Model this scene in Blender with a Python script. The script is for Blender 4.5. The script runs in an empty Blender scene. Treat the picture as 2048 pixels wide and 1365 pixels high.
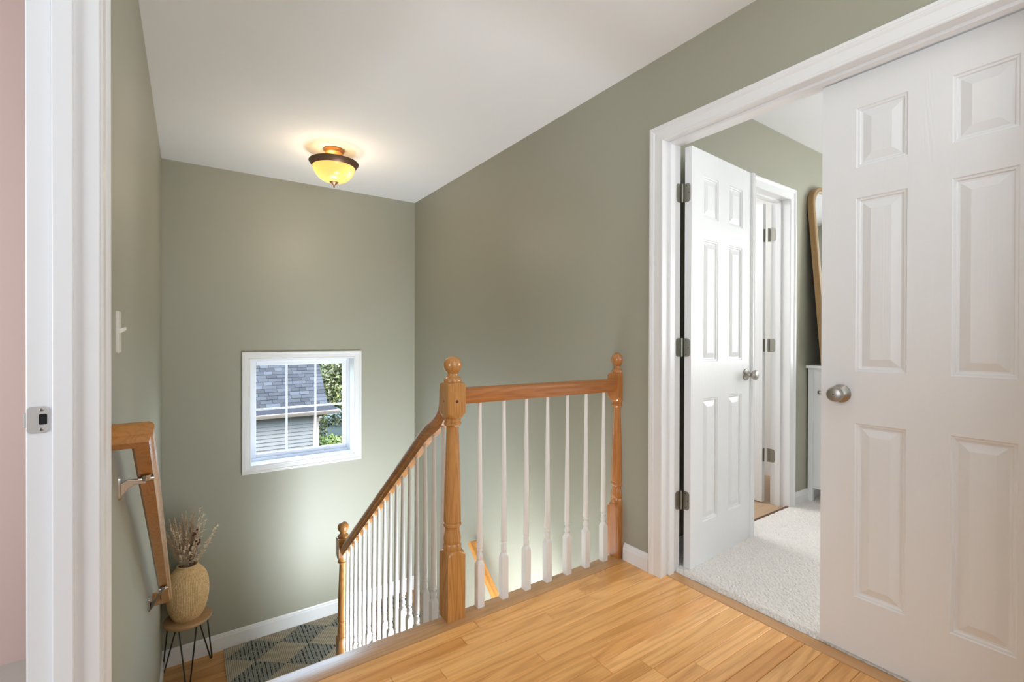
import bpy, math, random
from mathutils import Vector, Matrix
PI = math.pi
sc = bpy.context.scene
COL = sc.collection

# ------------------------------------------------------------------ camera
cam_d = bpy.data.cameras.new('camera'); cam = bpy.data.objects.new('camera', cam_d); COL.objects.link(cam)
YAW, PIT, ROL = 0.6038, -0.0044, 0.0025
F = Vector((math.sin(YAW)*math.cos(PIT), math.cos(YAW)*math.cos(PIT), math.sin(PIT)))
R0 = Vector((math.cos(YAW), -math.sin(YAW), 0)); U0 = R0.cross(F)
Rv = R0*math.cos(ROL)+U0*math.sin(ROL); Uv = -R0*math.sin(ROL)+U0*math.cos(ROL)
M = Matrix((( Rv.x, Uv.x, -F.x, 0), (Rv.y, Uv.y, -F.y, 0), (Rv.z, Uv.z, -F.z, 1.1161), (0, 0, 0, 1)))
cam.matrix_world = M
cam_d.sensor_width = 36; cam_d.lens = 940.5/2048*36; cam_d.clip_start = 0.02; cam_d.clip_end = 300
sc.camera = cam

# ------------------------------------------------------------------ world, sun, large lights, exposure
sc.view_settings.view_transform = 'Standard'; sc.view_settings.look = 'None'
sc.view_settings.gamma = 1; sc.view_settings.use_curve_mapping = False
sc.view_settings.exposure = 0.0
sc.cycles.use_denoising = True
sc.cycles.max_bounces = 10; sc.cycles.diffuse_bounces = 6; sc.cycles.glossy_bounces = 4
sc.cycles.transmission_bounces = 6; sc.cycles.transparent_max_bounces = 12
sc.cycles.sample_clamp_indirect = 6; sc.cycles.caustics_reflective = False; sc.cycles.caustics_refractive = False
w = bpy.data.worlds.new('world'); sc.world = w; w.use_nodes = True
nt = w.node_tree; bg = nt.nodes['Background']
sky = nt.nodes.new('ShaderNodeTexSky'); sky.sky_type = 'NISHITA'; sky.sun_disc = False
sky.sun_elevation = math.radians(48); sky.sun_rotation = math.radians(200); sky.air_density = 1.2; sky.dust_density = 3
nt.links.new(sky.outputs[0], bg.inputs[0]); bg.inputs[1].default_value = 3.6

def light(kind, name, loc, energy, color=(1, 1, 1), size=0.2, size_y=None, direction=None, angle=None):
    d = bpy.data.lights.new(name, kind); o = bpy.data.objects.new(name, d); COL.objects.link(o)
    o.location = loc; d.energy = energy; d.color = color
    if kind == 'AREA':
        d.size = size
        if size_y: d.shape = 'RECTANGLE'; d.size_y = size_y
    elif kind == 'POINT': d.shadow_soft_size = size
    elif kind == 'SUN': d.angle = angle or 0.01
    if direction: o.rotation_euler = Vector(direction).to_track_quat('-Z', 'Y').to_euler()
    return o
light('SUN', 'sun', (0, 0, 20), 3.6, (1.0, 0.95, 0.86), direction=(-0.35, 0.62, -0.8), angle=0.02)
COOL = (0.84, 0.93, 1.0)
# added fill behind the camera, at the hall's windowless end wall
light('AREA', 'hall_fill', (0.9, -2.35, 1.35), 27, COOL, 1.7, 1.7, (0.05, 1, 0.02))
# added upward fill that brightens the hall ceiling, like a bounced flash
light('AREA', 'ceiling_fill', (0.80, -1.0, 1.6), 23, COOL, 1.0, 1.0, (0.1, 0.45, 1))
# hall lamp overhead, just out of frame
light('POINT', 'hall_lamp', (0.85, 0.55, 2.22), 3, (1.0, 0.93, 0.83), 0.12)
# daylight of the glazed entrance below, coming up through the opening over the lower stair flight
light('AREA', 'entrance_daylight', (1.36, 1.74, -0.82), 60, COOL, 0.88, 0.85, (-0.22, 1, -0.40))
# added fill hidden in the lower flight, brightening the stairwell from below
light('AREA', 'stairwell_fill', (1.37, 2.08, -1.76), 72, COOL, 0.8, 0.95, (-0.28, 0.75, 0.85))
# bedroom daylight and bounce, bathroom light, and an added fill for the pink room
light('AREA', 'bedroom_daylight', (5.3, -0.4, 1.5), 76, (0.93, 0.955, 0.955), 1.6, 1.4, (-1, 0.12, 0))
light('AREA', 'bedroom_bounce', (3.3, -0.6, 1.0), 13, (0.93, 0.955, 0.955), 1.2, 1.2, (0, 0, 1))
light('AREA', 'bathroom_light', (2.6, 2.7, 2.35), 26, (0.95, 0.98, 1.0), 0.5, 0.5, (0.2, -0.1, -1))
light('AREA', 'pink_room_fill', (-2.3, 0.5, 1.3), 58, COOL, 1.3, 1.3, (0.55, 1, 0))

# ------------------------------------------------------------------ mesh helpers
ORG = {}
class MB:
    def __init__(s): s.v = []; s.f = []
    def add(s, o, mat=None):
        n = len(s.v); s.v += [tuple(mat @ Vector(p)) if mat else p for p in o.v]; s.f += [tuple(i+n for i in f) for f in o.f]; return s
    def box(s, x0, y0, z0, x1, y1, z1):
        x0, x1 = min(x0, x1), max(x0, x1); y0, y1 = min(y0, y1), max(y0, y1); z0, z1 = min(z0, z1), max(z0, z1)
        n = len(s.v)
        s.v += [(x0,y0,z0),(x1,y0,z0),(x1,y1,z0),(x0,y1,z0),(x0,y0,z1),(x1,y0,z1),(x1,y1,z1),(x0,y1,z1)]
        s.f += [tuple(n+i for i in q) for q in ((0,3,2,1),(4,5,6,7),(0,1,5,4),(1,2,6,5),(2,3,7,6),(3,0,4,7))]
        return s
    def rings(s, rings, closed=True, cap=True):
        n = len(s.v); m = len(rings[0])
        for r in rings: s.v += [tuple(p) for p in r]
        for i in range(len(rings)-1):
            for j in range(m if closed else m-1):
                a = n+i*m+j; b = n+i*m+(j+1) % m
                s.f.append((a, b, b+m, a+m))
        if cap and closed:
            s.f.append(tuple(n+j for j in reversed(range(m)))); s.f.append(tuple(n+(len(rings)-1)*m+j for j in range(m)))
        return s
    def lathe(s, prof, c=(0,0,0), h=None, seg=32, phase=0.0):
        R = []
        for z, r in prof:
            ring = []
            for k in range(seg):
                a = phase+2*PI*k/seg; ca, sa = math.cos(a), math.sin(a); rr = r
                if h: rr = min(r, h/max(abs(ca), abs(sa)))
                ring.append((c[0]+rr*ca, c[1]+rr*sa, c[2]+z))
            R.append(ring)
        return s.rings(R)
    def tube(s, pts, r, seg=8):
        pts = [Vector(p) for p in pts]; R = []
        for i, p in enumerate(pts):
            t = (pts[min(i+1, len(pts)-1)]-pts[max(i-1, 0)]).normalized()
            a = t.cross(Vector((0, 0, 1))); a = a.normalized() if a.length > 1e-3 else Vector((1, 0, 0)); b = a.cross(t)
            rr = r[i] if isinstance(r, (list, tuple)) else r
            R.append([p+a*rr*math.cos(2*PI*k/seg)+b*rr*math.sin(2*PI*k/seg) for k in range(seg)])
        return s.rings(R)
    def sweep(s, prof, pts, ups, closed=False):
        """prof: closed polygon (side, up); pts: path; ups: up vector per segment; mitred joints"""
        pts = [Vector(p) for p in pts]; n = len(pts); segs = n if closed else n-1
        d = [(pts[(i+1) % n]-pts[i]).normalized() for i in range(segs)]
        ups = [Vector(u) for u in (ups if isinstance(ups, list) else [ups]*segs)]
        fr = [(d[i].cross(ups[i]).normalized(), ups[i]) for i in range(segs)]
        R = []
        for i in range(n):
            j = (i-1) % segs if (closed or i > 0) else 0
            if not closed and i == 0: nrm = d[0]; j = 0
            elif not closed and i == n-1: nrm = d[-1]; j = segs-1
            else: nrm = (d[(i-1) % segs]+d[i % segs]).normalized(); j = (i-1) % segs
            S, U = fr[j]; ring = []
            for a, b in prof:
                q = pts[i]+S*a+U*b
                t = (pts[i]-q).dot(nrm)/d[j].dot(nrm)
                ring.append(q+d[j]*t)
            R.append(ring)
        if closed: R.append([v.copy() for v in R[0]])
        return s.rings(R, cap=not closed)
    def build(s, name, mat, parent=None, local=False, bevel=0.0, smooth=None, seg=2, origin=None):
        m = bpy.data.meshes.new(name)
        o = bpy.data.objects.new(name, m); COL.objects.link(o)
        if parent is not None:
            o.parent = parent; g = ORG.get(parent.name, Vector((0, 0, 0)))
            ORG[o.name] = Vector((0,0,0)) if local else g
            vs = s.v if local else [(p[0]-g.x, p[1]-g.y, p[2]-g.z) for p in s.v]
        else:
            g = Vector(origin) if origin else Vector((0, 0, 0))
            o.location = g; ORG[o.name] = g
            vs = [(p[0]-g.x, p[1]-g.y, p[2]-g.z) for p in s.v]
        m.from_pydata(vs, [], s.f); m.update()
        if smooth is not None:
            m.polygons.foreach_set('use_smooth', [True]*len(m.polygons))
            try: m.set_sharp_from_angle(angle=math.radians(smooth))
            except Exception: pass
        m.materials.append(mat)
        if bevel:
            b = o.modifiers.new('bevel', 'BEVEL'); b.width = bevel; b.segments = seg; b.limit_method = 'ANGLE'; b.angle_limit = math.radians(40)
        return o

def empty(name, loc=(0,0,0), rz=0.0):
    o = bpy.data.objects.new(name, None); COL.objects.link(o); o.location = loc; o.rotation_euler = (0, 0, rz)
    o.empty_display_size = 0.1; ORG[o.name] = Vector(loc); return o
def tag(o, label, cat=None, group=None, kind=None):
    o['label'] = label
    if cat: o['category'] = cat
    if group: o['group'] = group
    if kind: o['kind'] = kind
    return o
def struct(o, label=None):
    o['kind'] = 'structure'
    if label: o['label'] = label
    return o
def copy_tree(o, parent=None):
    c = o.copy(); COL.objects.link(c); c.parent = parent
    for ch in list(o.children): copy_tree(ch, c)
    return c

# ------------------------------------------------------------------ materials
def new_mat(name):
    m = bpy.data.materials.new(name); m.use_nodes = True
    return m, m.node_tree, m.node_tree.nodes['Principled BSDF']
def node(t, typ, **kw):
    n = t.nodes.new(typ)
    for k, v in kw.items(): setattr(n, k, v)
    return n
def mathn(t, op, a, b=None, c=None):
    n = node(t, 'ShaderNodeMath', operation=op)
    for i, x in enumerate((a, b, c)):
        if x is None: continue
        if hasattr(x, 'links'): t.links.new(x, n.inputs[i])
        else: n.inputs[i].default_value = x
    return n.outputs[0]
def mixc(t, fac, a, b, blend='MIX'):
    n = node(t, 'ShaderNodeMix', data_type='RGBA', blend_type=blend)
    for s, x in ((n.inputs[0], fac), (n.inputs[6], a), (n.inputs[7], b)):
        if hasattr(x, 'links'): t.links.new(x, s)
        else: s.default_value = x if not isinstance(x, tuple) else (*x[:3], 1)
    return n.outputs[2]
def noise(t, vec, scale, detail=2.0, rough=0.5, dist=0.0):
    n = node(t, 'ShaderNodeTexNoise'); n.inputs['Scale'].default_value = scale; n.inputs['Detail'].default_value = detail
    n.inputs['Roughness'].default_value = rough; n.inputs['Distortion'].default_value = dist
    if vec is not None: t.links.new(vec, n.inputs['Vector'])
    return n.outputs[0]
def ramp(t, x, lo, hi):
    n = node(t, 'ShaderNodeMapRange'); n.inputs[1].default_value = lo; n.inputs[2].default_value = hi
    t.links.new(x, n.inputs[0]); return n.outputs[0]
def objco(t, scale=(1, 1, 1), rand=False):
    tc = node(t, 'ShaderNodeTexCoord'); v = tc.outputs['Object']
    if rand:
        oi = node(t, 'ShaderNodeObjectInfo'); mu = node(t, 'ShaderNodeVectorMath', operation='SCALE')
        cb = node(t, 'ShaderNodeCombineXYZ')
        for i, k in enumerate((31.0, 17.0, 23.0)): t.links.new(mathn(t, 'MULTIPLY', oi.outputs['Random'], k), cb.inputs[i])
        ad = node(t, 'ShaderNodeVectorMath', operation='ADD'); t.links.new(v, ad.inputs[0]); t.links.new(cb.outputs[0], ad.inputs[1]); v = ad.outputs[0]
    mp = node(t, 'ShaderNodeMapping'); mp.inputs['Scale'].default_value = scale; t.links.new(v, mp.inputs['Vector'])
    return mp.outputs[0]
def bump(t, p, h, strength, dist=0.01):
    b = node(t, 'ShaderNodeBump'); b.inputs['Strength'].default_value = strength; b.inputs['Distance'].default_value = dist
    t.links.new(h, b.inputs['Height']); t.links.new(b.outputs[0], p.inputs['Normal'])

def paint(name, rgb, rough=0.45, bs=260, bst=0.08, spec=0.5, mottled=0.03):
    m, t, p = new_mat(name)
    v = objco(t)
    k = noise(t, v, 1.7, 2)
    c = mixc(t, k, tuple(x*(1-mottled) for x in rgb), tuple(min(1, x*(1+mottled)) for x in rgb))
    t.links.new(c, p.inputs['Base Color']); p.inputs['Roughness'].default_value = rough; p.inputs['Specular IOR Level'].default_value = spec
    bump(t, p, noise(t, v, bs, 2), bst, 0.002)
    return m
def plain(name, rgb, rough=0.5, metal=0.0, spec=0.5):
    m, t, p = new_mat(name)
    v = objco(t); c = mixc(t, noise(t, v, 40, 3), tuple(x*0.93 for x in rgb), tuple(min(1, x*1.05) for x in rgb))
    t.links.new(c, p.inputs['Base Color']); p.inputs['Roughness'].default_value = rough
    p.inputs['Metallic'].default_value = metal; p.inputs['Specular IOR Level'].default_value = spec
    return m
def metal(name, rgb, rough=0.3):
    m, t, p = new_mat(name)
    v = objco(t, (1, 1, 1)); k = noise(t, v, 300, 2)
    p.inputs['Base Color'].default_value = (*rgb, 1); p.inputs['Metallic'].default_value = 1
    t.links.new(mathn(t, 'ADD', mathn(t, 'MULTIPLY', k, 0.15), rough-0.07), p.inputs['Roughness'])
    return m
def oak(name, axis, light_c, dark_c, rough=0.3, grain=1.0, fine=1.0, contrast=0.55, coat=0.0, rings=95.0, rand=True):
    """open-grained oak: contour rings (cathedrals) from stretched noise plus fine dark pores, grain runs along `axis`"""
    m, t, p = new_mat(name)
    i = 'XYZ'.index(axis)
    s1 = [9.5*grain]*3; s1[i] = 0.62*grain
    s2 = [230.0*fine]*3; s2[i] = 9.0*fine
    s3 = [26.0]*3; s3[i] = 1.6
    n1 = noise(t, objco(t, s1, rand), 1.0, 1.2, 0.4, 0.15)
    g = mathn(t, 'SINE', mathn(t, 'MULTIPLY', n1, rings))
    g = mathn(t, 'POWER', ramp(t, g, -1.0, 1.0), 2.2)
    n2 = ramp(t, noise(t, objco(t, s2, rand), 1.0, 2.5, 0.6), 0.42, 0.68)
    n3 = noise(t, objco(t, s3, rand), 1.0, 2)
    f = mathn(t, 'MULTIPLY', mathn(t, 'ADD', mathn(t, 'MULTIPLY', g, 0.6), mathn(t, 'MULTIPLY', n2, 0.5)), contrast)
    f = mathn(t, 'ADD', f, mathn(t, 'MULTIPLY', mathn(t, 'SUBTRACT', n3, 0.5), 0.5))
    f.node.use_clamp = True
    c = mixc(t, f, light_c, dark_c)
    oi = node(t, 'ShaderNodeObjectInfo')
    c = mixc(t, 1.0, c, oi.outputs['Color'], 'MULTIPLY')
    t.links.new(c, p.inputs['Base Color'])
    p.inputs['Roughness'].default_value = rough
    if coat: p.inputs['Coat Weight'].default_value = coat; p.inputs['Coat Roughness'].default_value = 0.18
    bump(t, p, mathn(t, 'MULTIPLY', n2, -1.0), 0.12, 0.0008)
    return m

GREEN = (0.355, 0.348, 0.276)
M_wall = paint('sage green eggshell wall paint', GREEN, 0.45, 240, 0.10, 0.6)
M_wall2 = paint('bedroom sage wall paint', GREEN, 0.45, 240, 0.10)
M_ceil = paint('flat white ceiling paint', (0.82, 0.83, 0.855), 0.8, 300, 0.05, 0.2)
M_pink = paint('pink wall paint', (0.62, 0.45, 0.41), 0.55)
M_white = paint('white trim enamel', (0.80, 0.805, 0.82), 0.28, 90, 0.02)
M_whiteb = paint('white baluster enamel', (0.84, 0.83, 0.815), 0.33, 90, 0.03)
M_bath = paint('bathroom white paint', (0.86, 0.85, 0.83), 0.6)
M_ext = paint('outer wall white paint', (0.8, 0.8, 0.8), 0.8)
# door skin with pressed wood grain
M_door, t, p = new_mat('white door enamel with pressed grain')
v = objco(t, (9, 9, 0.9)); n1 = noise(t, v, 1.0, 1.5, 0.5, 0.2)
g = mathn(t, 'SINE', mathn(t, 'MULTIPLY', n1, 120.0))
n2 = noise(t, objco(t, (260, 260, 9)), 1.0, 2)
p.inputs['Base Color'].default_value = (0.80, 0.81, 0.83, 1); p.inputs['Roughness'].default_value = 0.33
bump(t, p, mathn(t, 'ADD', mathn(t, 'MULTIPLY', g, 0.3), n2), 0.22, 0.0012)

OL, OD = (0.72, 0.43, 0.17), (0.40, 0.19, 0.055)
M_floor = oak('oak strip floor', 'X', (0.90, 0.485, 0.175), (0.56, 0.25, 0.07), 0.27, 0.9, 1.0, 0.66, rings=62)
M_nosing = oak('oak stair nosing', 'X', (0.60, 0.34, 0.15), (0.37, 0.19, 0.08), 0.3, 1.0, 1.0, 0.6)
M_thresh = oak('oak threshold', 'Y', (0.58, 0.32, 0.14), (0.40, 0.19, 0.075), 0.3, 1.0, 1.0, 0.5)
M_floor2 = oak('oak strip floor warm', 'X', (0.62, 0.33, 0.115), (0.40, 0.18, 0.05), 0.28, 1.0, 1.0, 0.6)
M_newel = oak('stained oak upright', 'Z', (0.56, 0.27, 0.082), (0.30, 0.12, 0.028), 0.22, 1.6, 1.3, 0.62, 0.4, 110)
M_newel2 = oak('half newel stained oak', 'Z', (0.50, 0.20, 0.055), (0.30, 0.10, 0.022), 0.2, 1.6, 1.3, 0.5, 0.5, 60)
M_railx = oak('stained oak rail across', 'X', (0.46, 0.175, 0.05), (0.26, 0.085, 0.022), 0.2, 1.8, 1.2, 0.55, 0.5, 60)
M_raily = oak('stained oak rail sloping', 'Y', (0.52, 0.225, 0.062), (0.30, 0.105, 0.026), 0.2, 1.8, 1.2, 0.55, 0.5, 50)
M_wrail = oak('stained oak wall rail', 'Y', (0.56, 0.245, 0.06), (0.34, 0.125, 0.026), 0.24, 1.7, 1.2, 0.5, 0.4, 70)
M_stool = oak('light oak stool seat', 'X', (0.50, 0.31, 0.16), (0.33, 0.19, 0.085), 0.4, 1.8, 1.2, 0.5)
M_plug = plain('dark wood plug', (0.10, 0.035, 0.012), 0.4)
M_nickel = metal('satin nickel', (0.40, 0.38, 0.35), 0.33)
M_hinge = metal('brushed steel hinge', (0.34, 0.33, 0.29), 0.36)
M_steel = metal('worn zinc strike plate', (0.68, 0.68, 0.67), 0.5)
M_chrome = metal('satin bracket nickel', (0.5, 0.47, 0.44), 0.24)
M_black = plain('black powder coat', (0.018, 0.018, 0.018), 0.35)
M_dark = plain('dark recess', (0.006, 0.006, 0.006), 0.9)
M_plastic = plain('white plastic', (0.72, 0.70, 0.66), 0.35)
M_bronze = plain('oil rubbed bronze', (0.17, 0.10, 0.07), 0.4, 0.6)
M_brass = plain('aged brass canopy', (0.55, 0.27, 0.09), 0.35, 0.5)
# light bowl: amber alabaster glass that glows from the bulbs inside
M_bowl, t, p = new_mat('amber alabaster glass')
out = t.nodes['Material Output']
tr = node(t, 'ShaderNodeBsdfTranslucent'); tr.inputs[0].default_value = (0.62, 0.36, 0.13, 1)
df = node(t, 'ShaderNodeBsdfDiffuse'); df.inputs[0].default_value = (0.42, 0.27, 0.13, 1)
gl = node(t, 'ShaderNodeBsdfGlossy'); gl.inputs['Roughness'].default_value = 0.2
m1 = node(t, 'ShaderNodeMixShader'); m1.inputs[0].default_value = 0.35
t.links.new(tr.outputs[0], m1.inputs[1]); t.links.new(df.outputs[0], m1.inputs[2])
m2 = node(t, 'ShaderNodeMixShader'); m2.inputs[0].default_value = 0.05
t.links.new(m1.outputs[0], m2.inputs[1]); t.links.new(gl.outputs[0], m2.inputs[2])
em = node(t, 'ShaderNodeEmission'); em.inputs[0].default_value = (1.0, 0.60, 0.24, 1); em.inputs[1].default_value = 0.34
ad = node(t, 'ShaderNodeAddShader'); t.links.new(m2.outputs[0], ad.inputs[0]); t.links.new(em.outputs[0], ad.inputs[1])
t.links.new(ad.outputs[0], out.inputs['Surface'])
M_bulb, t, p = new_mat('lit bulb'); p.inputs['Emission Color'].default_value = (1.0, 0.85, 0.6, 1); p.inputs['Emission Strength'].default_value = 6
# window glass
M_glass, t, p = new_mat('window glass')
out = t.nodes['Material Output']; tp = node(t, 'ShaderNodeBsdfTransparent'); tp.inputs[0].default_value = (0.96, 0.98, 0.98, 1)
gl = node(t, 'ShaderNodeBsdfGlossy'); gl.inputs['Roughness'].default_value = 0.02
fr = node(t, 'ShaderNodeFresnel'); fr.inputs[0].default_value = 1.35
mx = node(t, 'ShaderNodeMixShader'); t.links.new(mathn(t, 'MULTIPLY', fr.outputs[0], 0.18), mx.inputs[0]); t.links.new(tp.outputs[0], mx.inputs[1]); t.links.new(gl.outputs[0], mx.inputs[2])
t.links.new(mx.outputs[0], out.inputs['Surface'])
M_mirror, t, p = new_mat('mirror glass'); p.inputs['Base Color'].default_value = (0.85, 0.86, 0.86, 1); p.inputs['Metallic'].default_value = 1; p.inputs['Roughness'].default_value = 0.02
M_gilt = oak('honey wood mirror frame', 'Z', (0.36, 0.215, 0.085), (0.22, 0.12, 0.045), 0.4, 1.5, 1.0, 0.5)
M_bead = plain('pale bead', (0.55, 0.47, 0.36), 0.4)
# carpet
M_carpet, t, p = new_mat('grey beige cut pile carpet')
v = objco(t); a = noise(t, v, 170, 3, 0.7); b = noise(t, v, 9, 2)
c = mixc(t, ramp(t, a, 0.3, 0.7), (0.64, 0.60, 0.565), (0.92, 0.88, 0.84)); c = mixc(t, mathn(t, 'MULTIPLY', b, 0.3), c, (0.86, 0.82, 0.78))
t.links.new(c, p.inputs['Base Color']); p.inputs['Roughness'].default_value = 0.95; p.inputs['Specular IOR Level'].default_value = 0.1
bump(t, p, a, 0.6, 0.006)
M_bathfloor = oak('tan plank vinyl', 'X', (0.50, 0.34, 0.21), (0.36, 0.23, 0.13), 0.4)
M_lino = plain('pink room carpet', (0.5, 0.46, 0.42), 0.9)

# ------------------------------------------------------------------ key dimensions
XL, XR, XB, YB, YW, ZL, ZC = -0.158, 1.825, 1.959, 4.320, 1.51, -1.331, 2.44
Y0, Y1, HD = 0.160, 1.410, 2.047        # double-door opening in the right wall
BX0, BX1 = 2.600, 3.247                 # bathroom door opening
LY0, LY1 = 0.42, 1.315                  # left doorway
WX0, WX1, WZ0, WZ1 = 0.412, 1.247, 0.076, 0.948   # stair window

# ------------------------------------------------------------------ room shell
YEND = -2.5
b = MB().box(XR, Y1+.02, ZL-1.4, XB, YB, ZC).box(XR, Y0-.02, HD+.02, XB, Y1+.02, ZC).box(XR, YEND, -.3, XB, Y0-.02, ZC).box(XR, Y0-.02, -.3, XB, Y1+.02, -.02)
struct(b.build('wall_right', M_wall), 'sage green wall with the double door opening, right of the railing')
b = MB().box(XL-.115, YB, ZL-1.4, WX0, YB+.19, ZC).box(WX1, YB, ZL-1.4, XB, YB+.19, ZC).box(WX0, YB, ZL-1.4, WX1, YB+.19, WZ0).box(WX0, YB, WZ1, WX1, YB+.19, ZC)
struct(b.build('wall_back', M_wall), 'sage green stairwell wall with the small window')
b = MB().box(XL-.105, LY1+.019, ZL-1.4, XL, YB, ZC).box(XL-.105, LY0-.02, HD+.02, XL, LY1+.02, ZC).box(XL-.105, YEND, -.3, XL, LY0-.02, ZC)
struct(b.build('wall_left', M_wall), 'sage green wall along the stairs, left of the stool')
struct(MB().box(XL-.115, YEND-.1, -.3, XB, YEND, ZC).build('wall_front', M_wall), 'green end wall of the hall behind the camera')
struct(MB().box(XL-.115, YEND-.1, ZC, XB, YB+.19, ZC+.1).build('ceiling', M_ceil), 'flat white hall and stairwell ceiling')
# bedroom
b = MB().box(XB, YW, -.3, BX0-.018, YW+.115, ZC).box(BX1+.022, YW, -.3, 5.6, YW+.115, ZC).box(BX0-.018, YW, HD+.010, BX1+.022, YW+.115, ZC)
struct(b.build('wall_bedroom', M_wall2), 'sage green bedroom wall with the bathroom door')
struct(MB().box(5.5, -2.6, -.3, 5.6, YW, ZC).build('wall_bedroom_far', M_wall2), 'far green wall of the bedroom')
struct(MB().box(XB, -2.6, -.3, 5.5, -2.5, ZC).build('wall_bedroom_front', M_wall2), 'front green wall of the bedroom')
struct(MB().box(XB, -2.6, ZC, 5.6, YW+.115, ZC+.1).build('ceiling', M_ceil), 'flat white bedroom ceiling')
# bathroom
b = MB().box(2.2, YW+.115, -.1, 2.3, 3.5, ZC).box(3.9, YW+.115, -.1, 4.0, 3.5, ZC).box(2.2, 3.4, -.1, 4.0, 3.5, ZC)
struct(b.build('wall_bathroom', M_bath), 'bright white bathroom walls')
struct(MB().box(2.2, YW+.115, ZC, 4.0, 3.5, ZC+.1).build('ceiling', M_ceil), 'bright bathroom ceiling')
# pink room
b = MB().box(-3.3, 2.3, -.1, XL-.115, 2.4, ZC).box(-3.4, -1.6, -.1, -3.3, 2.4, ZC).box(-3.3, -1.7, -.1, XL-.115, -1.6, ZC)
struct(b.build('wall_pink', M_pink), 'pink wall of the room beyond the left doorway')
struct(MB().box(-3.4, -1.7, ZC, XL-.115, 2.4, ZC+.1).build('ceiling', M_ceil), 'ceiling of the pink room')
struct(MB().box(-3.4, -1.7, -.1, XL-.116, 2.4, 0).box(XL-.117, LY0, -.1, XL-.002, LY1, 0).build('floor', M_lino), 'carpet of the pink room')

# ------------------------------------------------------------------ floors of oak strips
rnd = random.Random(5)
def plank(parent, x0, x1, y0, y1, z, mat, tone, th=0.018, g=0.00055, name='plank', cham=0.0014):
    m = MB(); a, b_, c, d = x0+g, x1-g, y0+g, y1-g
    lo = [(a, c, z-th), (b_, c, z-th), (b_, d, z-th), (a, d, z-th)]
    mi = [(a, c, z-cham), (b_, c, z-cham), (b_, d, z-cham), (a, d, z-cham)]
    k = cham
    hi = [(a+k, c+k, z), (b_-k, c+k, z), (b_-k, d-k, z), (a+k, d-k, z)]
    m.rings([lo, mi, hi]); o = m.build(name, mat, parent); o.color = (*tone, 1); return o
TONES = [(1, 1, 1), (1.04, 1.02, .98), (.90, .86, .80), (1.12, 1.13, 1.16), (.96, .91, .85), (1.06, 1.08, 1.1), (.84, .78, .70), (1, .95, .9)]
fl = struct(empty('floor', (0.85, 0.3, 0)), 'honey oak strip floor of the upper landing')
struct_sub = MB().box(XL+.001, YEND, -.25, XR-.001, 1.615, -.019).build('subfloor', M_dark, fl)
P = 0.0578; TOP = 1.614
given = {0: [(XL, 0.93, (1.0, .98, .93)), (0.93, 1.58, (1, 1, .98)), (1.58, 1.825, (.95, .93, .9))],
         1: [(XL, 0.255, (1, 1, 1)), (0.255, 0.84, (.86, .76, .62)), (0.84, 1.437, (1.07, 1.08, 1.1)), (1.437, 1.825, (.93, .9, .85))],
         2: [(XL, 0.55, (1.02, 1, .97)), (0.55, 1.2, (1.03, 1.03, 1.03)), (1.2, 1.437, (1, 1, 1)), (1.437, 1.825, (1.08, 1.1, 1.14))],
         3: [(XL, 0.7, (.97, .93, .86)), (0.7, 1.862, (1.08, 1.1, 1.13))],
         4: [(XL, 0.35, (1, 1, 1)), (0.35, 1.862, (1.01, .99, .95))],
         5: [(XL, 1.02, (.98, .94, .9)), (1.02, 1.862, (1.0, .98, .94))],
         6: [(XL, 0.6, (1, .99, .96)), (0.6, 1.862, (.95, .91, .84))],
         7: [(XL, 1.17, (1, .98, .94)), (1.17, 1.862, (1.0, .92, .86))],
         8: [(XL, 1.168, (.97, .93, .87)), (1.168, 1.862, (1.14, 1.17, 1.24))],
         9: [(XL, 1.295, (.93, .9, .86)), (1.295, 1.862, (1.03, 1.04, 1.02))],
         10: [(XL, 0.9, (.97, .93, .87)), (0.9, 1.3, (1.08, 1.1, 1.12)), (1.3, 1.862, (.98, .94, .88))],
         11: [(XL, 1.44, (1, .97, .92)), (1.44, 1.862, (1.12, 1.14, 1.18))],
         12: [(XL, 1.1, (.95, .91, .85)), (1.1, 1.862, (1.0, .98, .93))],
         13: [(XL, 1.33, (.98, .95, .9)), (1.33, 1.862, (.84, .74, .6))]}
for r in range(0, 71):
    y1 = TOP-r*P; y0 = y1-P
    xe = 1.862 if y0 < 1.41 and y1 > 0.16 else XR
    if r in given: cells = [(a, min(b_, xe), c) for a, b_, c in given[r]]
    else:
        cells = []; x = XL
        lo, hi = (0.5, 1.3) if r < 24 else (1.0, 1.6)
        while x < xe-0.02:
            n = x+rnd.uniform(lo, hi)
            if n > xe-0.3: n = xe
            cells.append((x, n, rnd.choice(TONES))); x = n
    for a, b_, c in cells: plank(fl, a, b_, y0, y1, 0, M_floor, c)
# nosing along the stair edge, rounded front
prof = [(-.051, -.022), (.040, -.022), (.048, -.018), (.051, -.011), (.048, -.004), (.040, 0.0), (-.051, 0.0)]
nz = MB().sweep([(-a, b_) for a, b_ in prof][::-1], [(XL, 1.6652, 0), (XR, 1.6652, 0)], (0, 0, 1)).build('nosing', M_nosing, fl, smooth=50)
o = plank(fl, 1.862, 1.925, Y0, Y1, 0.001, M_thresh, (1, 1, 1), 0.019, name='threshold')

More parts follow.
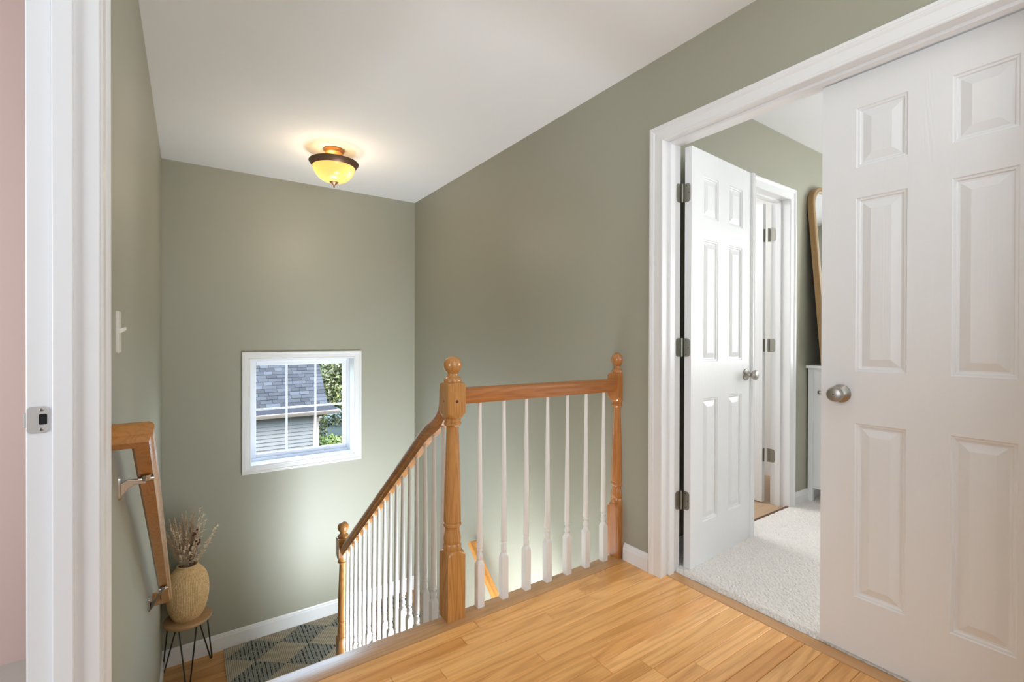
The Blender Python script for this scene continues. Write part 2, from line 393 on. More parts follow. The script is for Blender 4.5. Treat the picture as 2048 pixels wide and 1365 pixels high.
# carpet with raised pile near the door
rc = random.Random(3)
cm = MB(); nx, ny = 250, 190; x0, x1, y0, y1 = 1.927, 3.75, 0.15, 1.505
zz = [[0.016+rc.uniform(-.0022, .0022) for j in range(ny+1)] for i in range(nx+1)]
for i in range(nx+1):
    for j in range(ny+1):
        e = min(1.0, i/2.0)
        cm.v.append((x0+(x1-x0)*i/nx+(rc.uniform(-.003, .003) if i < 3 else 0), y0+(y1-y0)*j/ny, zz[i][j]*(e if i < 2 else 1)))
for i in range(nx):
    for j in range(ny):
        a = i*(ny+1)+j; cm.f.append((a, a+ny+1, a+ny+2, a+1))
cm.box(XB-.03, -2.5, -.05, 5.5, .15, .016).box(3.75, .15, -.05, 5.5, YW, .016).box(1.93, .15, -.05, 3.75, YW, -.002)
cp = cm.build('floor', M_carpet); struct(cp, 'pale grey beige carpet inside the bedroom')
struct(MB().box(2.2, YW-.004, -.05, 4.0, 3.5, 0.004).build('floor', M_bathfloor), 'tan plank floor of the bathroom')
struct(MB().box(BX0, YW-.006, .0, BX1, YW+.010, 0.018).build('trim_6', M_plug), 'dark metal strip at the bathroom threshold')

# lower landing
f2 = struct(empty('floor', (0.8, 3.8, ZL)), 'oak strip floor of the lower landing under the rug')
MB().box(XL, 3.30, ZL-.2, XR, YB, ZL-.019).build('subfloor', M_dark, f2)
for r in range(18):
    y1 = YB-r*P; y0 = max(3.27, y1-P); x = XL
    while x < XR-.02:
        n = x+rnd.uniform(.4, 1.1)
        if n > XR-.3: n = XR
        plank(f2, x, n, y0, y1, ZL, M_floor2, rnd.choice(TONES)); x = n

# ------------------------------------------------------------------ trim profiles
CAS = [(0, 0), (0, .008), (.003, .011), (.009, .011), (.012, .008), (.030, .0105), (.044, .011), (.047, .014), (.052, .0165), (.056, .0155), (.059, .0175), (.066, .018), (.070, .0165), (.070, 0)]
def casing(a0, a1, z0, z1, mapf, mirror=False, full=False, width=1.0):
    """mitred casing round an opening a0..a1, up to z1; mapf(a, z, t)->xyz"""
    prof = [(w_*width, t_) for w_, t_ in CAS]
    rings = []
    if full: cs = [(a0, z0, -1, -1), (a0, z1, -1, 1), (a1, z1, 1, 1), (a1, z0, 1, -1), (a0, z0, -1, -1)]
    else: cs = [(a0, z0, -1, 0), (a0, z1, -1, 1), (a1, z1, 1, 1), (a1, z0, 1, 0)]
    for a, z, sa, sz in cs: rings.append([mapf(a+sa*w_, z+sz*w_, t_) for w_, t_ in prof])
    return MB().rings(rings, cap=not full)
def baseboard(name, p0, p1, nrm, z, h, mat=None, label=None):
    """profile swept from p0 to p1 (xy) on the wall, nrm = direction into the room"""
    d = Vector((p1[0]-p0[0], p1[1]-p0[1], 0)); n = Vector((*nrm, 0))
    pr = [(0, 0), (.014, 0), (.014, h-.026), (.012, h-.022), (.0115, h-.012), (.008, h-.008), (.006, h-.002), (.003, h), (0, h)]
    rings = [[(p[0]+n.x*a, p[1]+n.y*a, z+b_) for a, b_ in pr] for p in (p0, p1)]
    return struct(MB().rings(rings).build(name, mat or M_white), label)
baseboard('baseboard_back', (XL, YB), (XR, YB), (0, -1), ZL, .13, label='white baseboard under the stairwell window')
baseboard('baseboard_left', (XL, 3.28), (XL, YB), (1, 0), ZL, .13, label='white baseboard on the left wall by the stool')
baseboard('baseboard_right', (XR, 1.634), (XR, 1.478), (-1, 0), 0, .084, label='short white baseboard between half newel and door casing')
baseboard('baseboard_front', (XR, Y0-.075), (XR, YEND), (-1, 0), 0, .084, label='white baseboard of the hall behind the camera')
baseboard('baseboard_bedroom', (BX1+.068, YW), (5.5, YW), (0, -1), .01, .083, label='white baseboard beside the bathroom door')
baseboard('baseboard_bedroom', (XB, YW), (BX0-.07, YW), (0, -1), .01, .083, label='white baseboard behind the open door leaf')
baseboard('baseboard_bedroom', (XB, YW), (XB, Y1+.05), (1, 0), .01, .083, label='white baseboard stub behind the door hinges')

# double-door frame (trim_1)
tr1 = struct(empty('trim_1', (XR, 0.78, 0)), 'white casing and jambs of the double bedroom door')
casing(Y1-.006, Y0+.006, 0, HD-.004, lambda a, z, t_: (XR-t_, a, z) if True else None).build('dummy', M_white) if False else None
rings = []
for a, z, sa, sz in [(Y1-.006, 0, 1, 0), (Y1-.006, HD-.006, 1, 1), (Y0+.006, HD-.006, -1, 1), (Y0+.006, 0, -1, 0)]:
    rings.append([(XR-t_, a+sa*w_, z+sz*w_) for w_, t_ in CAS])
MB().rings(rings).build('casing', M_white, tr1, smooth=25)
rings = []
for a, z, sa, sz in [(Y1+.01, 0, 1, 0), (Y1+.01, HD+.01, 1, 1), (Y0-.01, HD+.01, -1, 1), (Y0-.01, 0, -1, 0)]:
    rings.append([(XB+t_, a+sa*w_, z+sz*w_) for w_, t_ in CAS])
MB().rings(rings[::-1]).build('casing', M_white, tr1, smooth=25)
MB().box(XR-.002, Y1, 0, XB, Y1+.02, HD+.02).box(XR-.002, Y0-.02, 0, XB, Y0, HD+.02).box(XR-.002, Y0, HD, XB, Y1, HD+.02).build('jamb', M_white, tr1, bevel=.001)
MB().box(1.870, Y1-.011, 0, 1.905, Y1+.001, HD).box(1.870, Y0-.001, 0, 1.905, Y0+.011, HD).box(1.870, Y0+.011, HD-.011, 1.905, Y1-.011, HD+.001).build('door_stop', M_white, tr1, bevel=.002)

# bathroom door frame (trim_2)
tr2 = struct(empty('trim_2', (BX0, YW, 0)), 'white casing and jambs of the bathroom door')
rings = []
for a, z, sa, sz in [(BX0, .012, -1, 0), (BX0, HD-.012, -1, 1), (BX1, HD-.012, 1, 1), (BX1, .012, 1, 0)]:
    rings.append([(a+sa*w_*.97, YW-t_, z+sz*w_*.97) for w_, t_ in CAS])
MB().rings(rings).build('casing', M_white, tr2, smooth=25)
MB().box(BX0-.02, YW-.002, 0, BX0+.004, YW+.117, HD).box(BX1+.004, YW-.002, 0, BX1+.024, YW+.117, HD).box(BX0, YW-.002, HD-.008, BX1+.004, YW+.117, HD+.012).build('jamb', M_white, tr2, bevel=.001)
MB().box(BX1-.008, YW+.048, 0, BX1+.005, YW+.080, HD-.008).box(BX0, YW+.048, 0, BX0+.014, YW+.080, HD-.008).box(BX0, YW+.048, HD-.02, BX1, YW+.080, HD-.006).build('door_stop', M_white, tr2, bevel=.002)

# left doorway frame (trim_3) with the strike plate
tr3 = struct(empty('trim_3', (XL, LY1, 0)), 'white frame of the doorway to the pink room, nearest the camera')
rings = []
for a, z, sa, sz in [(LY1+.008, 0, 1, 0), (LY1+.008, HD+.006, 1, 1), (LY0-.008, HD+.006, -1, 1), (LY0-.008, 0, -1, 0)]:
    rings.append([(XL+t_*.9, a+sa*w_, z+sz*w_) for w_, t_ in CAS])
MB().rings(rings).build('casing', M_white, tr3, smooth=25)
MB().box(XL+.006, LY1, 0, -.265, LY1+.02, HD+.02).box(XL+.006, LY0-.02, 0, -.265, LY0, HD+.02).box(XL+.006, LY0, HD, -.265, LY1, HD+.02).build('jamb', M_white, tr3, bevel=.0025)
MB().box(-.2255, LY1-.010, 0, -.193, LY1+.001, HD).box(-.2255, LY0-.001, 0, -.193, LY0+.010, HD).box(-.2255, LY0, HD-.01, -.193, LY1, HD+.001).build('door_stop', M_white, tr3, bevel=.002)
def rrect(x0, x1, z0, z1, r, n=5, corners=(1, 1, 1, 1)):
    pts = []
    for cx, cz, a0, on in ((x1-r, z0+r, -90, corners[0]), (x1-r, z1-r, 0, corners[1]), (x0+r, z1-r, 90, corners[2]), (x0+r, z0+r, 180, corners[3])):
        if on:
            for k in range(n+1):
                a = math.radians(a0+90*k/n); pts.append((cx+r*math.cos(a), cz+r*math.sin(a)))
        else:
            a = math.radians(a0+45); pts.append((cx+r*(1 if math.cos(a) > 0 else -1), cz+r*(1 if math.sin(a) > 0 else -1)))
    return pts
pl = rrect(-.2635, -.2315, .925, .978, .007)
sp = MB().rings([[(x, LY1+.0005, z) for x, z in pl], [(x, LY1-.0022, z) for x, z in pl]])
sp.box(-.2675, LY1-.0015, .937, -.2625, LY1+.014, .966)
sp = sp.build('strike_plate', M_steel, tr3, bevel=.0006)
pl = rrect(-.2455, -.2335, .9415, .963, .0025)
MB().rings([[(x, LY1-.0021, z) for x, z in pl], [(x, LY1-.0028, z) for x, z in pl]]).build('latch_hole', M_dark, sp)
for z in (.9318, .9712):
    s_ = MB().lathe([(0, .0034), (.0008, .0034), (.0012, .0022)], seg=14)
    s_.box(-.0026, -.0005, .0009, .0026, .0005, .0016).box(-.0005, -.0026, .0009, .0005, .0026, .0016)
    mm = Matrix.Translation((-.2415, LY1-.0020, z)) @ Matrix.Rotation(PI/2, 4, 'X') @ Matrix.Rotation(.6, 4, 'Z')
    MB().add(s_, mm).build('screw', M_nickel, sp)

# ------------------------------------------------------------------ six-panel doors
DW, DH, DT = 0.607, 2.028, 0.035
PX = [(.107, .250), (.358, .501)]; PZ = [(.204, .812), (.994, 1.598), (1.705, 1.912)]
def door_panel_mesh(w_, h, name):
    mb = MB()
    rg = [(0, 0), (.003, .0035), (.009, .004), (.012, .0085), (.0175, .0090), (.040, .0025), (.043, .0018)]
    R = [[(i, d, i), (w_-i, d, i), (w_-i, d, h-i), (i, d, h-i)] for i, d in rg]
    mb.rings(R, cap=False); n = len(mb.v)-4; mb.f.append((n, n+1, n+2, n+3))
    m = bpy.data.meshes.new(name); m.from_pydata(mb.v, [], mb.f); m.materials.append(M_door); return m
PM = [door_panel_mesh(.143, z1-z0, 'panel') for z0, z1 in PZ]
def slab_mb():
    mb = MB(); xs = [0]+[x for p_ in PX for x in p_]+[DW]; zs = [0]+[z for p_ in PZ for z in p_]+[DH]
    for yy in (0, DT):
        for i in range(5):
            for j in range(7):
                if i in (1, 3) and j in (1, 3, 5): continue
                q = [(xs[i], yy, zs[j]), (xs[i+1], yy, zs[j]), (xs[i+1], yy, zs[j+1]), (xs[i], yy, zs[j+1])]
                n = len(mb.v); mb.v += q; mb.f.append((n, n+1, n+2, n+3) if yy == 0 else (n+3, n+2, n+1, n))
    n = len(mb.v)
    mb.v += [(0,0,0),(DW,0,0),(DW,DT,0),(0,DT,0),(0,0,DH),(DW,0,DH),(DW,DT,DH),(0,DT,DH)]
    for q in ((0,3,2,1),(4,5,6,7),(1,2,6,5),(3,0,4,7)): mb.f.append(tuple(n+i for i in q))
    return mb
def knob_mb(hole):
    pr = [(0, .0315), (.003, .0325), (.006, .0315), (.009, .026), (.014, .017), (.020, .0125), (.030, .0115), (.034, .014), (.038, .020),
          (.043, .0250), (.050, .0268), (.057, .0258), (.062, .022), (.0645, .014), (.065, .006), (.065, .0005)]
    mb = MB().lathe(pr, seg=40)
    return mb
def door(name, loc, rz, label, knob_a, hinge_a, privacy=False):
    d = struct(empty(name, loc, rz), label); g = ORG[d.name]
    sl = slab_mb().build('door_slab', M_door, d, local=True)
    for (z0, z1), m in zip(PZ, PM):
        for x0, x1 in PX:
            for back in (0, 1):
                o = bpy.data.objects.new('panel', m); COL.objects.link(o); o.parent = d
                if back: o.location = (x1, DT, z0); o.rotation_euler = (0, 0, PI)
                else: o.location = (x0, 0, z0)
    for sgn in (1, -1):
        mt = Matrix.Translation((knob_a, 0 if sgn == 1 else DT, .924-.012)) @ Matrix.Rotation(PI/2*sgn, 4, 'X')
        k = MB().add(knob_mb(privacy), mt).build('door_knob', M_nickel, d, local=True, smooth=35)
        if privacy and sgn == 1:
            MB().add(MB().lathe([(.0645, .002), (.0657, .002)], seg=12), mt).build('privacy_hole', M_dark, k, local=True)
    return d
def hinge(parent, x, y, z, plates, mat=M_hinge):
    """barrel at (x,y) (parent-local), plates = [(axis, a0, a1, plane, sign)]"""
    mb = MB().lathe([(-.0445, .003), (-.044, .0055), (-.027, .0055), (-.0265, .005), (-.026, .0055), (-.009, .0055), (-.0085, .005), (-.008, .0055), (.009, .0055), (.0095, .005), (.010, .0055), (.027, .0055), (.0275, .005), (.028, .0055), (.044, .0055), (.046, .003)], (x, y, z), seg=14)
    holes = MB()
    for ax, a0, a1, pl_, sg, outer in plates:
        lo, hi = min(a0, a1), max(a0, a1)
        cs = (1, 1, 0, 0) if outer > 0 else (0, 0, 1, 1)
        pr = rrect(lo, hi, z-.0445, z+.0445, .0145, 6, cs)
        f3 = (lambda p, q: (p[0], pl_+q, p[1])) if ax == 'x' else (lambda p, q: (pl_+q, p[0], p[1]))
        mb.rings([[f3(p, 0) for p in pr], [f3(p, sg*.0022) for p in pr]])
        for hz, off in ((-.034, .35), (0, .75), (.034, .35)):
            a = lo+(hi-lo)*(off if outer > 0 else 1-off)
            rr = [(a+.0026*math.cos(k*PI/4), z+hz+.0026*math.sin(k*PI/4)) for k in range(8)]
            holes.rings([[f3(p, sg*.0021) for p in rr], [f3(p, sg*.0028) for p in rr]])
    h = mb.build('hinge', mat, parent, local=True, smooth=35)
    holes.build('screw', M_plug, h, local=True)
# open left leaf of the double door
A1 = math.atan2(.038, .600)
d1 = door('door_1', (1.976, 1.361, .012), A1, 'white six-panel door leaf standing open into the bedroom', DW-.060, 0)
for z in (1.820, 1.077, .339):
    hinge(d1, -.010, .0425, z-.012, [('y', .006, .036, -.0005, -1, -1)])
    # fixed leaf of the hinge on the jamb
    mb = MB(); pr = rrect(1.927, 1.962, z-.0445, z+.0445, .0145, 6, (0, 0, 1, 1))
    mb.rings([[(p[0], Y1+.0002, p[1]) for p in pr], [(p[0], Y1-.0022, p[1]) for p in pr]])
    mb.build('hinge_leaf', M_hinge, tr1)
# T-astragal on its meeting edge
ast = [(-.010, .0), (-.010, -.006), (-.004, -.011), (.004, -.013), (.010, -.011), (.014, -.013), (.022, -.011), (.026, -.006), (.026, 0), (.010, 0), (.010, DT), (0, DT), (0, 0)]
MB().rings([[(DW+a, b_, 0) for a, b_ in ast], [(DW+a, b_, DH) for a, b_ in ast]]).build('astragal', M_white, d1, local=True, smooth=40)
# closed right leaf
d2 = door('door_2', (1.924, .780, .012), -PI/2, 'white six-panel door leaf closed at the right of the frame', .064, DW, privacy=True)
for z in (1.820, 1.077, .339): hinge(d2, DW+.004, DT+.005, z-.012, [('x', DW-.034, DW-.001, DT, 1, -1)])
# bathroom door, open into the bathroom
d3 = door('door_3', (3.212, 1.662+DW, .012), -PI/2, 'white door standing open inside the bathroom doorway', .064, DW)
for z in (1.824, 1.077, .330):
    hinge(d3, DW+.022, DT-.003, z-.012, [('y', .004, .034, DW+.001, 1, -1)] and [('x', .004, .030, DW+.0, 1, -1)] and [])
    mb = MB(); pr = rrect(YW+.088, YW+.126, z-.0445, z+.0445, .012, 6, (0, 0, 1, 1))
    mb.rings([[(BX1+.0045, p[0], p[1]) for p in pr], [(BX1+.002, p[0], p[1]) for p in pr]])
    h_ = mb.build('hinge_leaf', M_hinge, tr2)
    pr = rrect(3.217, 3.240, z-.0445, z+.0445, .010, 6, (0, 0, 1, 1))
    MB().rings([[(p[0], 1.6618, p[1]) for p in pr], [(p[0], 1.6598, p[1]) for p in pr]]).build('hinge_leaf', M_hinge, tr2)

# ------------------------------------------------------------------ stair window
w1 = struct(empty('window_1', (.83, YB, WZ0)), 'small white stairwell window with six panes')
rings = []
for a, z, sa, sz in [(WX0+.004, WZ0+.004, -1, -1), (WX0+.004, WZ1-.004, -1, 1), (WX1-.004, WZ1-.004, 1, 1), (WX1-.004, WZ0+.004, 1, -1), (WX0+.004, WZ0+.004, -1, -1)]:
    rings.append([(a+sa*w_*.86, YB-t_, z+sz*w_*.86) for w_, t_ in CAS])
MB().rings(rings, cap=False).build('casing', M_white, w1, smooth=25)
GY = YB+.175
MB().box(WX0-.01, YB-.006, WZ0-.01, WX0+.008, YB+.19, WZ1+.01).box(WX1-.008, YB-.006, WZ0-.01, WX1+.01, YB+.19, WZ1+.01).box(WX0, YB-.006, WZ1-.008, WX1, YB+.19, WZ1+.01).box(WX0, YB-.006, WZ0-.01, WX1, YB+.19, WZ0+.008).build('window_jamb', M_white, w1)
def rectframe(x0, x1, z0, z1, w_, y0, y1, wt=None, wb=None):
    wt = wt or w_; wb = wb or w_
    return MB().box(x0, y0, z0, x0+w_, y1, z1).box(x1-w_, y0, z0, x1, y1, z1).box(x0+w_, y0, z1-wt, x1-w_, y1, z1).box(x0+w_, y0, z0, x1-w_, y1, z0+wb)
rectframe(WX0+.008, WX1-.008, WZ0+.008, WZ1-.008, .022, GY-.035, GY+.02).build('window_frame', M_white, w1, bevel=.002)
sx0, sx1, sz0, sz1 = WX0+.028, WX1-.028, WZ0+.028, WZ1-.028
rectframe(sx0, sx1, sz0, sz1, .034, GY-.020, GY+.02).build('sash', M_white, w1, bevel=.004)
gx0, gx1, gz0, gz1 = sx0+.034, sx1-.034, sz0+.034, sz1-.034
for i in (1, 2):
    x = gx0+(gx1-gx0)*i/3; MB().box(x-.008, GY-.006, gz0, x+.008, GY+.006, gz1).build('muntin', M_white, w1, bevel=.002)
zm = (gz0+gz1)/2; MB().box(gx0, GY-.0062, zm-.008, gx1, GY+.0062, zm+.008).build('muntin', M_white, w1, bevel=.002)
for i in range(3):
    for j in range(2):
        a = gx0+(gx1-gx0)*i/3+(.008 if i else 0); b_ = gx0+(gx1-gx0)*(i+1)/3-(.008 if i < 2 else 0)
        c = gz0 if j == 0 else zm+.008; d = zm-.008 if j == 0 else gz1
        m = MB(); m.v = [(a, GY, c), (b_, GY, c), (b_, GY, d), (a, GY, d)]; m.f = [(0, 1, 2, 3)]
        m.build('pane', M_glass, w1)

# ------------------------------------------------------------------ stairs
st = tag(empty('staircase', (.36, 3.3, ZL)), 'upper stair flight below the nosing, its white stringer behind the sloping balusters', 'staircase')
SX1 = .905
for k in range(1, 7):
    y0 = 1.700+(k-1)*.267; z = -.2*k
    MB().box(XL+.001, y0-.02, z-.025, SX1+.012, y0+.267+.02, z).build('tread', M_floor2, st, bevel=.006)
    MB().box(XL+.001, y0-.012, z, SX1, y0, z+.2-.025).build('riser', M_white, st)
MB().box(XL+.001, 1.700+6*.267-.012, ZL, SX1, 1.700+6*.267, -1.2-.025).build('riser', M_white, st)
# saw-tooth stringer on the open side
pts = [(1.688, -.03)]
for k in range(1, 7): pts += [(1.688+(k-1)*.267, -.2*k-.026), (1.688+k*.267, -.2*k-.026)]
pts += [(3.30, -1.6), (3.05, -1.62), (1.72, -.62), (1.688, -.6)]
MB().rings([[(SX1-.022, a, b_) for a, b_ in pts], [(SX1, a, b_) for a, b_ in pts]]).build('stringer', M_white, st)
lower = tag(empty('staircase', (1.36, 3.3, ZL)), 'lower stair flight going down beside the right wall', 'staircase')
for k in range(1, 7):
    y1 = 3.30-(k-1)*.26; z = ZL-.19*k
    MB().box(SX1, y1-.26-.02, z-.025, XR-.001, y1+.01, z).build('tread', M_floor2, lower)
    MB().box(SX1, y1-.012, z, XR-.001, y1, z+.165).build('riser', M_white, lower)
struct(MB().box(XL, 1.62, -2.7, SX1-.03, 1.66, -.03).build('wall_under_landing', M_wall), 'wall below the landing edge')
struct(MB().box(XL-.1, -2.5, -2.85, XR, 4.4, -2.75).build('floor', M_floor2), 'oak floor of the storey below')
struct(MB().box(XL-.115, -2.5, -.35, XR+.13, 1.64, -.26).build('ceiling', M_ceil), 'ceiling of the storey below')
struct(MB().box(SX1-.03, 1.66, -2.75, SX1-.022, 3.28, -1.63).build('wall_under_stairs', M_wall), 'wall under the upper stair flight')
b = MB().box(XR, -2.5, -2.75, XB, 1.45, -.26).box(XL-.115, -2.5, -2.75, XL, 1.35, -.26).box(XL, -2.6, -2.75, XR, -2.5, -.26)
struct(b.build('wall_entrance', M_wall), 'entrance hall walls of the storey below')

# newel posts
def newel_prof(ext=0.0):
    c = .0545
    body = [(0, c), (.256+ext, c), (.264+ext, .046), (.270+ext, .0385), (.272+ext, .0355), (.276+ext, .0365), (.292+ext, .0365), (.296+ext, .0345), (.300+ext, .0335),
            (.303+ext, .0345), (.318+ext, .0352), (.334+ext, .0325), (.350+ext, .0290), (.357+ext, .0285), (.363+ext, .0305), (.367+ext, .0355), (.372+ext, .0366), (.377+ext, .0355), (.379+ext, .0335), (.382+ext, .0335), (.385+ext, .0352),
            (.41+ext, .0350), (.48+ext, .0335), (.56+ext, .0315), (.66+ext, .0280), (.755+ext, .0247), (.764+ext, .0250), (.768+ext, .030), (.773+ext, .0352), (.779+ext, .0352), (.783+ext, .031), (.785+ext, .0325), (.797+ext, .0333), (.800+ext, .036),
            (.803+ext, .040), (.812+ext, .047), (.820+ext, c), (.932+ext, c), (.938+ext, .047), (.941+ext, .038)]
    ball = [(.941+ext, .034), (.946+ext, .0358), (.951+ext, .0355), (.956+ext, .0325), (.959+ext, .031), (.961+ext, .028), (.966+ext, .0225), (.971+ext, .0205), (.976+ext, .0205)]
    for k in range(1, 17):
        a = -PI/2+.60+(PI-.60)*k/16; ball.append((1.010+ext+.0368*math.sin(a), max(.0004, .0368*math.cos(a))))
    return body, ball
def newel(loc, label, ext=0.0, mat=M_newel, clampx=None, plug=True):
    r_ = tag(empty('newel_post', loc), label, 'newel post', 'oak newel posts of the stair railing')
    body, ball = newel_prof(ext)
    for nm, pr in (('post', body), ('ball_finial', ball)):
        mb = MB().lathe(pr, loc, h=.0385, seg=48)
        if clampx: mb.v = [(min(p_[0], clampx), p_[1], p_[2]) for p_ in mb.v]
        o = mb.build(nm, mat, r_, smooth=28)
    if plug:
        mt = Matrix.Translation((loc[0], loc[1]-.0383, loc[2]+.868+ext)) @ Matrix.Rotation(PI/2, 4, 'X')
        MB().add(MB().lathe([(0, .006), (.0006, .006)], seg=16), mt).build('plug', M_plug, r_)
        mt = Matrix.Translation((loc[0]-.0383, loc[1], loc[2]+.868+ext)) @ Matrix.Rotation(-PI/2, 4, 'Y')
        MB().add(MB().lathe([(0, .0045), (.0006, .0045)], seg=16), mt).build('plug', M_plug, r_)
    return r_
newel((.876, 1.6895, 0), 'tall turned oak newel post at the head of the stairs, ball top')
newel((1.8345, 1.6895, 0), 'half newel post of reddish oak fixed to the right wall', mat=M_newel2, clampx=1.8248, plug=False)
newel((.876, 3.300, ZL), 'lower oak newel post at the foot of the stairs by the rug', ext=.146, plug=False)

# railings
RP = [(-.017, -.033), (.017, -.033), (.019, -.024), (.021, -.018), (.026, -.013), (.0275, -.005), (.029, .004), (.0285, .013), (.024, .022), (.017, .029), (.008, .032), (-.008, .032), (-.017, .029), (-.024, .022), (-.0285, .013), (-.029, .004), (-.0275, -.005), (-.026, -.013), (-.021, -.018), (-.019, -.024)]
rl = tag(empty('banister', (1.35, 1.6895, 0)), 'level oak railing with seven white balusters along the landing edge', 'railing')
MB().sweep(RP, [(.905, 1.6895, .886), (1.800, 1.6895, .882)], (0, 0, 1)).build('handrail', M_railx, rl, smooth=30)
BPR = [(0, .0219), (.176, .0219), (.184, .0165), (.190, .0135), (.193, .0115), (.196, .0105), (.199, .0118), (.205, .0132), (.212, .0132), (.220, .0115), (.226, .0095), (.229, .0092), (.2315, .0118), (.235, .0128), (.239, .0122), (.241, .0105), (.243, .0105), (.245, .0125), (.249, .0132)]
def baluster_mb(c, height):
    pr = BPR+[(.249+(height-.249)*k/6, .0132-.0062*(k/6)**1.15) for k in range(1, 7)]
    return MB().lathe(pr, c, h=.0152, seg=24)
for i in range(7):
    x = 1.0025+.1208*i
    baluster_mb((x, 1.688, 0), .860).build('baluster', M_whiteb, rl, smooth=30)
rs = tag(empty('banister', (.876, 2.5, -.6)), 'sloping oak railing with white balusters down the stairs', 'railing')
path = [(.8755, 1.722, .885), (.8755, 1.739, .885), (.8755, 1.740, .850), (.8755, 1.747, .826), (.8755, 1.758, .807), (.8755, 1.775, .788), (.8755, 1.800, .766), (.8755, 1.835, .739), (.8755, 1.88, .710), (.8755, 1.93, .6925), (.8755, 3.275, .525-.758*(3.275-2.151))]
path[8] = (.8755, 1.88, .7235); path[7] = (.8755, 1.84, .744)
pv = [Vector(p_) for p_ in path]; ups = []
for i in range(len(pv)-1):
    d = (pv[i+1]-pv[i]).normalized(); s_ = Vector((1, 0, 0)); u = s_.cross(d); ups.append(u)
MB().sweep(RP, path, ups).build('handrail', M_raily, rs, smooth=30)
by = [3.199, 3.107, 3.015, 2.927, 2.838, 2.747, 2.657, 2.572, 2.479, 2.392, 2.304, 2.218, 2.132, 2.044, 1.951, 1.861, 1.772]
for i, y in enumerate(by):
    k = min(6, int((y-1.715)/.267)+1); zb = -.2*k
    zc_ = .525-.758*(y-2.151) if y > 1.9 else {1.861: .725, 1.772: .800}[y]
    baluster_mb((.8755, y, zb), zc_-.018-zb).build('baluster', M_whiteb, rs, smooth=30)

# wall handrails with brackets
WP = [(a*.92, b_*.94) for a, b_ in RP]
def bracket(parent, wall_x, y, z, cx_, cy_, cz_, sgn):
    b_ = MB(); pl_ = rrect(-.011, .011, -.034, .034, .011, 6)
    b_.rings([[(wall_x, y+p_[0], z+p_[1]) for p_ in pl_], [(wall_x+sgn*.005, y+p_[0]*.95, z+p_[1]*.97) for p_ in pl_]])
    br = b_.build('bracket', M_chrome, parent, smooth=30)
    pts_ = [(wall_x+sgn*.004, y, z-.004), (wall_x+sgn*.02, y+(cy_-y)*.3, z+.010), (wall_x+(cx_-wall_x)*.6, y+(cy_-y)*.6, z+(cz_-z)*.55), (cx_, cy_, cz_-.014)]
    R = []
    for (px_, py_, pz_), (hh, ww) in zip(pts_, ((.024, .005), (.017, .0048), (.009, .005), (.0065, .006))):
        R.append([(px_, py_-ww, pz_-hh), (px_, py_+ww, pz_-hh), (px_, py_+ww, pz_+hh*.6), (px_, py_-ww, pz_+hh*.6)])
    MB().rings(R).build('arm', M_chrome, br, bevel=.002)
    MB().tube([(cx_-.018, cy_-.002, cz_-.008), (cx_+.018, cy_+.002, cz_-.008)], .0075, 10).add(MB().lathe([(-.012, .011), (0.004, .013)], (cx_, cy_, cz_), seg=16)).build('saddle', M_chrome, br, smooth=40)
wl = tag(empty('wall_handrail', (XL, 1.55, .87)), 'oak handrail with mitred return on the left wall by the switch', 'handrail')
sl = .712; dn = Vector((0, 1, -sl)).normalized(); up = Vector((1, 0, 0)).cross(dn)
c0 = Vector((-.0978, 1.553, .866)); c1 = c0+Vector((0, 1, -sl))*1.635
pw = [(XL+.001, c0.y, c0.z), c0, c1, (XL+.001, c1.y, c1.z)]
MB().sweep(WP, pw, [up]*3).build('handrail', M_wrail, wl, smooth=30)
bracket(wl, XL, 1.690, .700, -.098, 1.700, .866-sl*(1.700-1.553)-.040, 1)
bracket(wl, XL, 2.905, -.195, -.098, 2.850, .866-sl*(2.850-1.553)-.042, 1)
wr = tag(empty('wall_handrail', (XR, 3.09, -.43)), 'oak handrail on the right wall going down, seen between newel and first baluster', 'handrail')
dn = Vector((0, -1, -.745)).normalized(); up = dn.cross(Vector((1, 0, 0))); up = up if up.z > 0 else -up
c0 = Vector((1.765, 3.075, -.440)); c1 = c0+Vector((0, -1, -.745))*1.3
MB().sweep(WP, [(XR-.001, c0.y, c0.z), c0, c1], [up]*2).build('handrail', M_wrail, wr, smooth=30)
bracket(wr, XR, 2.93, -.66, 1.765, 2.95, c0.z-.745*(3.075-2.95)-.040, -1)

# ------------------------------------------------------------------ light switch
sw = tag(empty('light_switch', (XL, 1.665, 1.13)), 'white toggle light switch on the left wall beside the door casing', 'light switch')
pl_ = rrect(1.630, 1.700, 1.075, 1.189, .006)
MB().rings([[(XL, a, b_) for a, b_ in pl_], [(XL+.004, a, b_) for a, b_ in pl_], [(XL+.006, a+(1.665-a)*.06, b_+(1.132-b_)*.04) for a, b_ in pl_]]).build('cover_plate', M_plastic, sw, smooth=30)
MB().rings([[(XL+.005, 1.661, 1.128), (XL+.005, 1.669, 1.128), (XL+.005, 1.669, 1.142), (XL+.005, 1.661, 1.142)],
            [(XL+.020, 1.662, 1.138), (XL+.020, 1.668, 1.138), (XL+.020, 1.668, 1.146), (XL+.020, 1.662, 1.146)]]).build('toggle', M_plastic, sw, bevel=.0012)
for z in (1.102, 1.162): MB().add(MB().lathe([(0, .003), (.001, .0025)], seg=10), Matrix.Translation((XL+.0058, 1.665, z)) @ Matrix.Rotation(PI/2, 4, 'Y')).build('screw', M_plastic, sw)

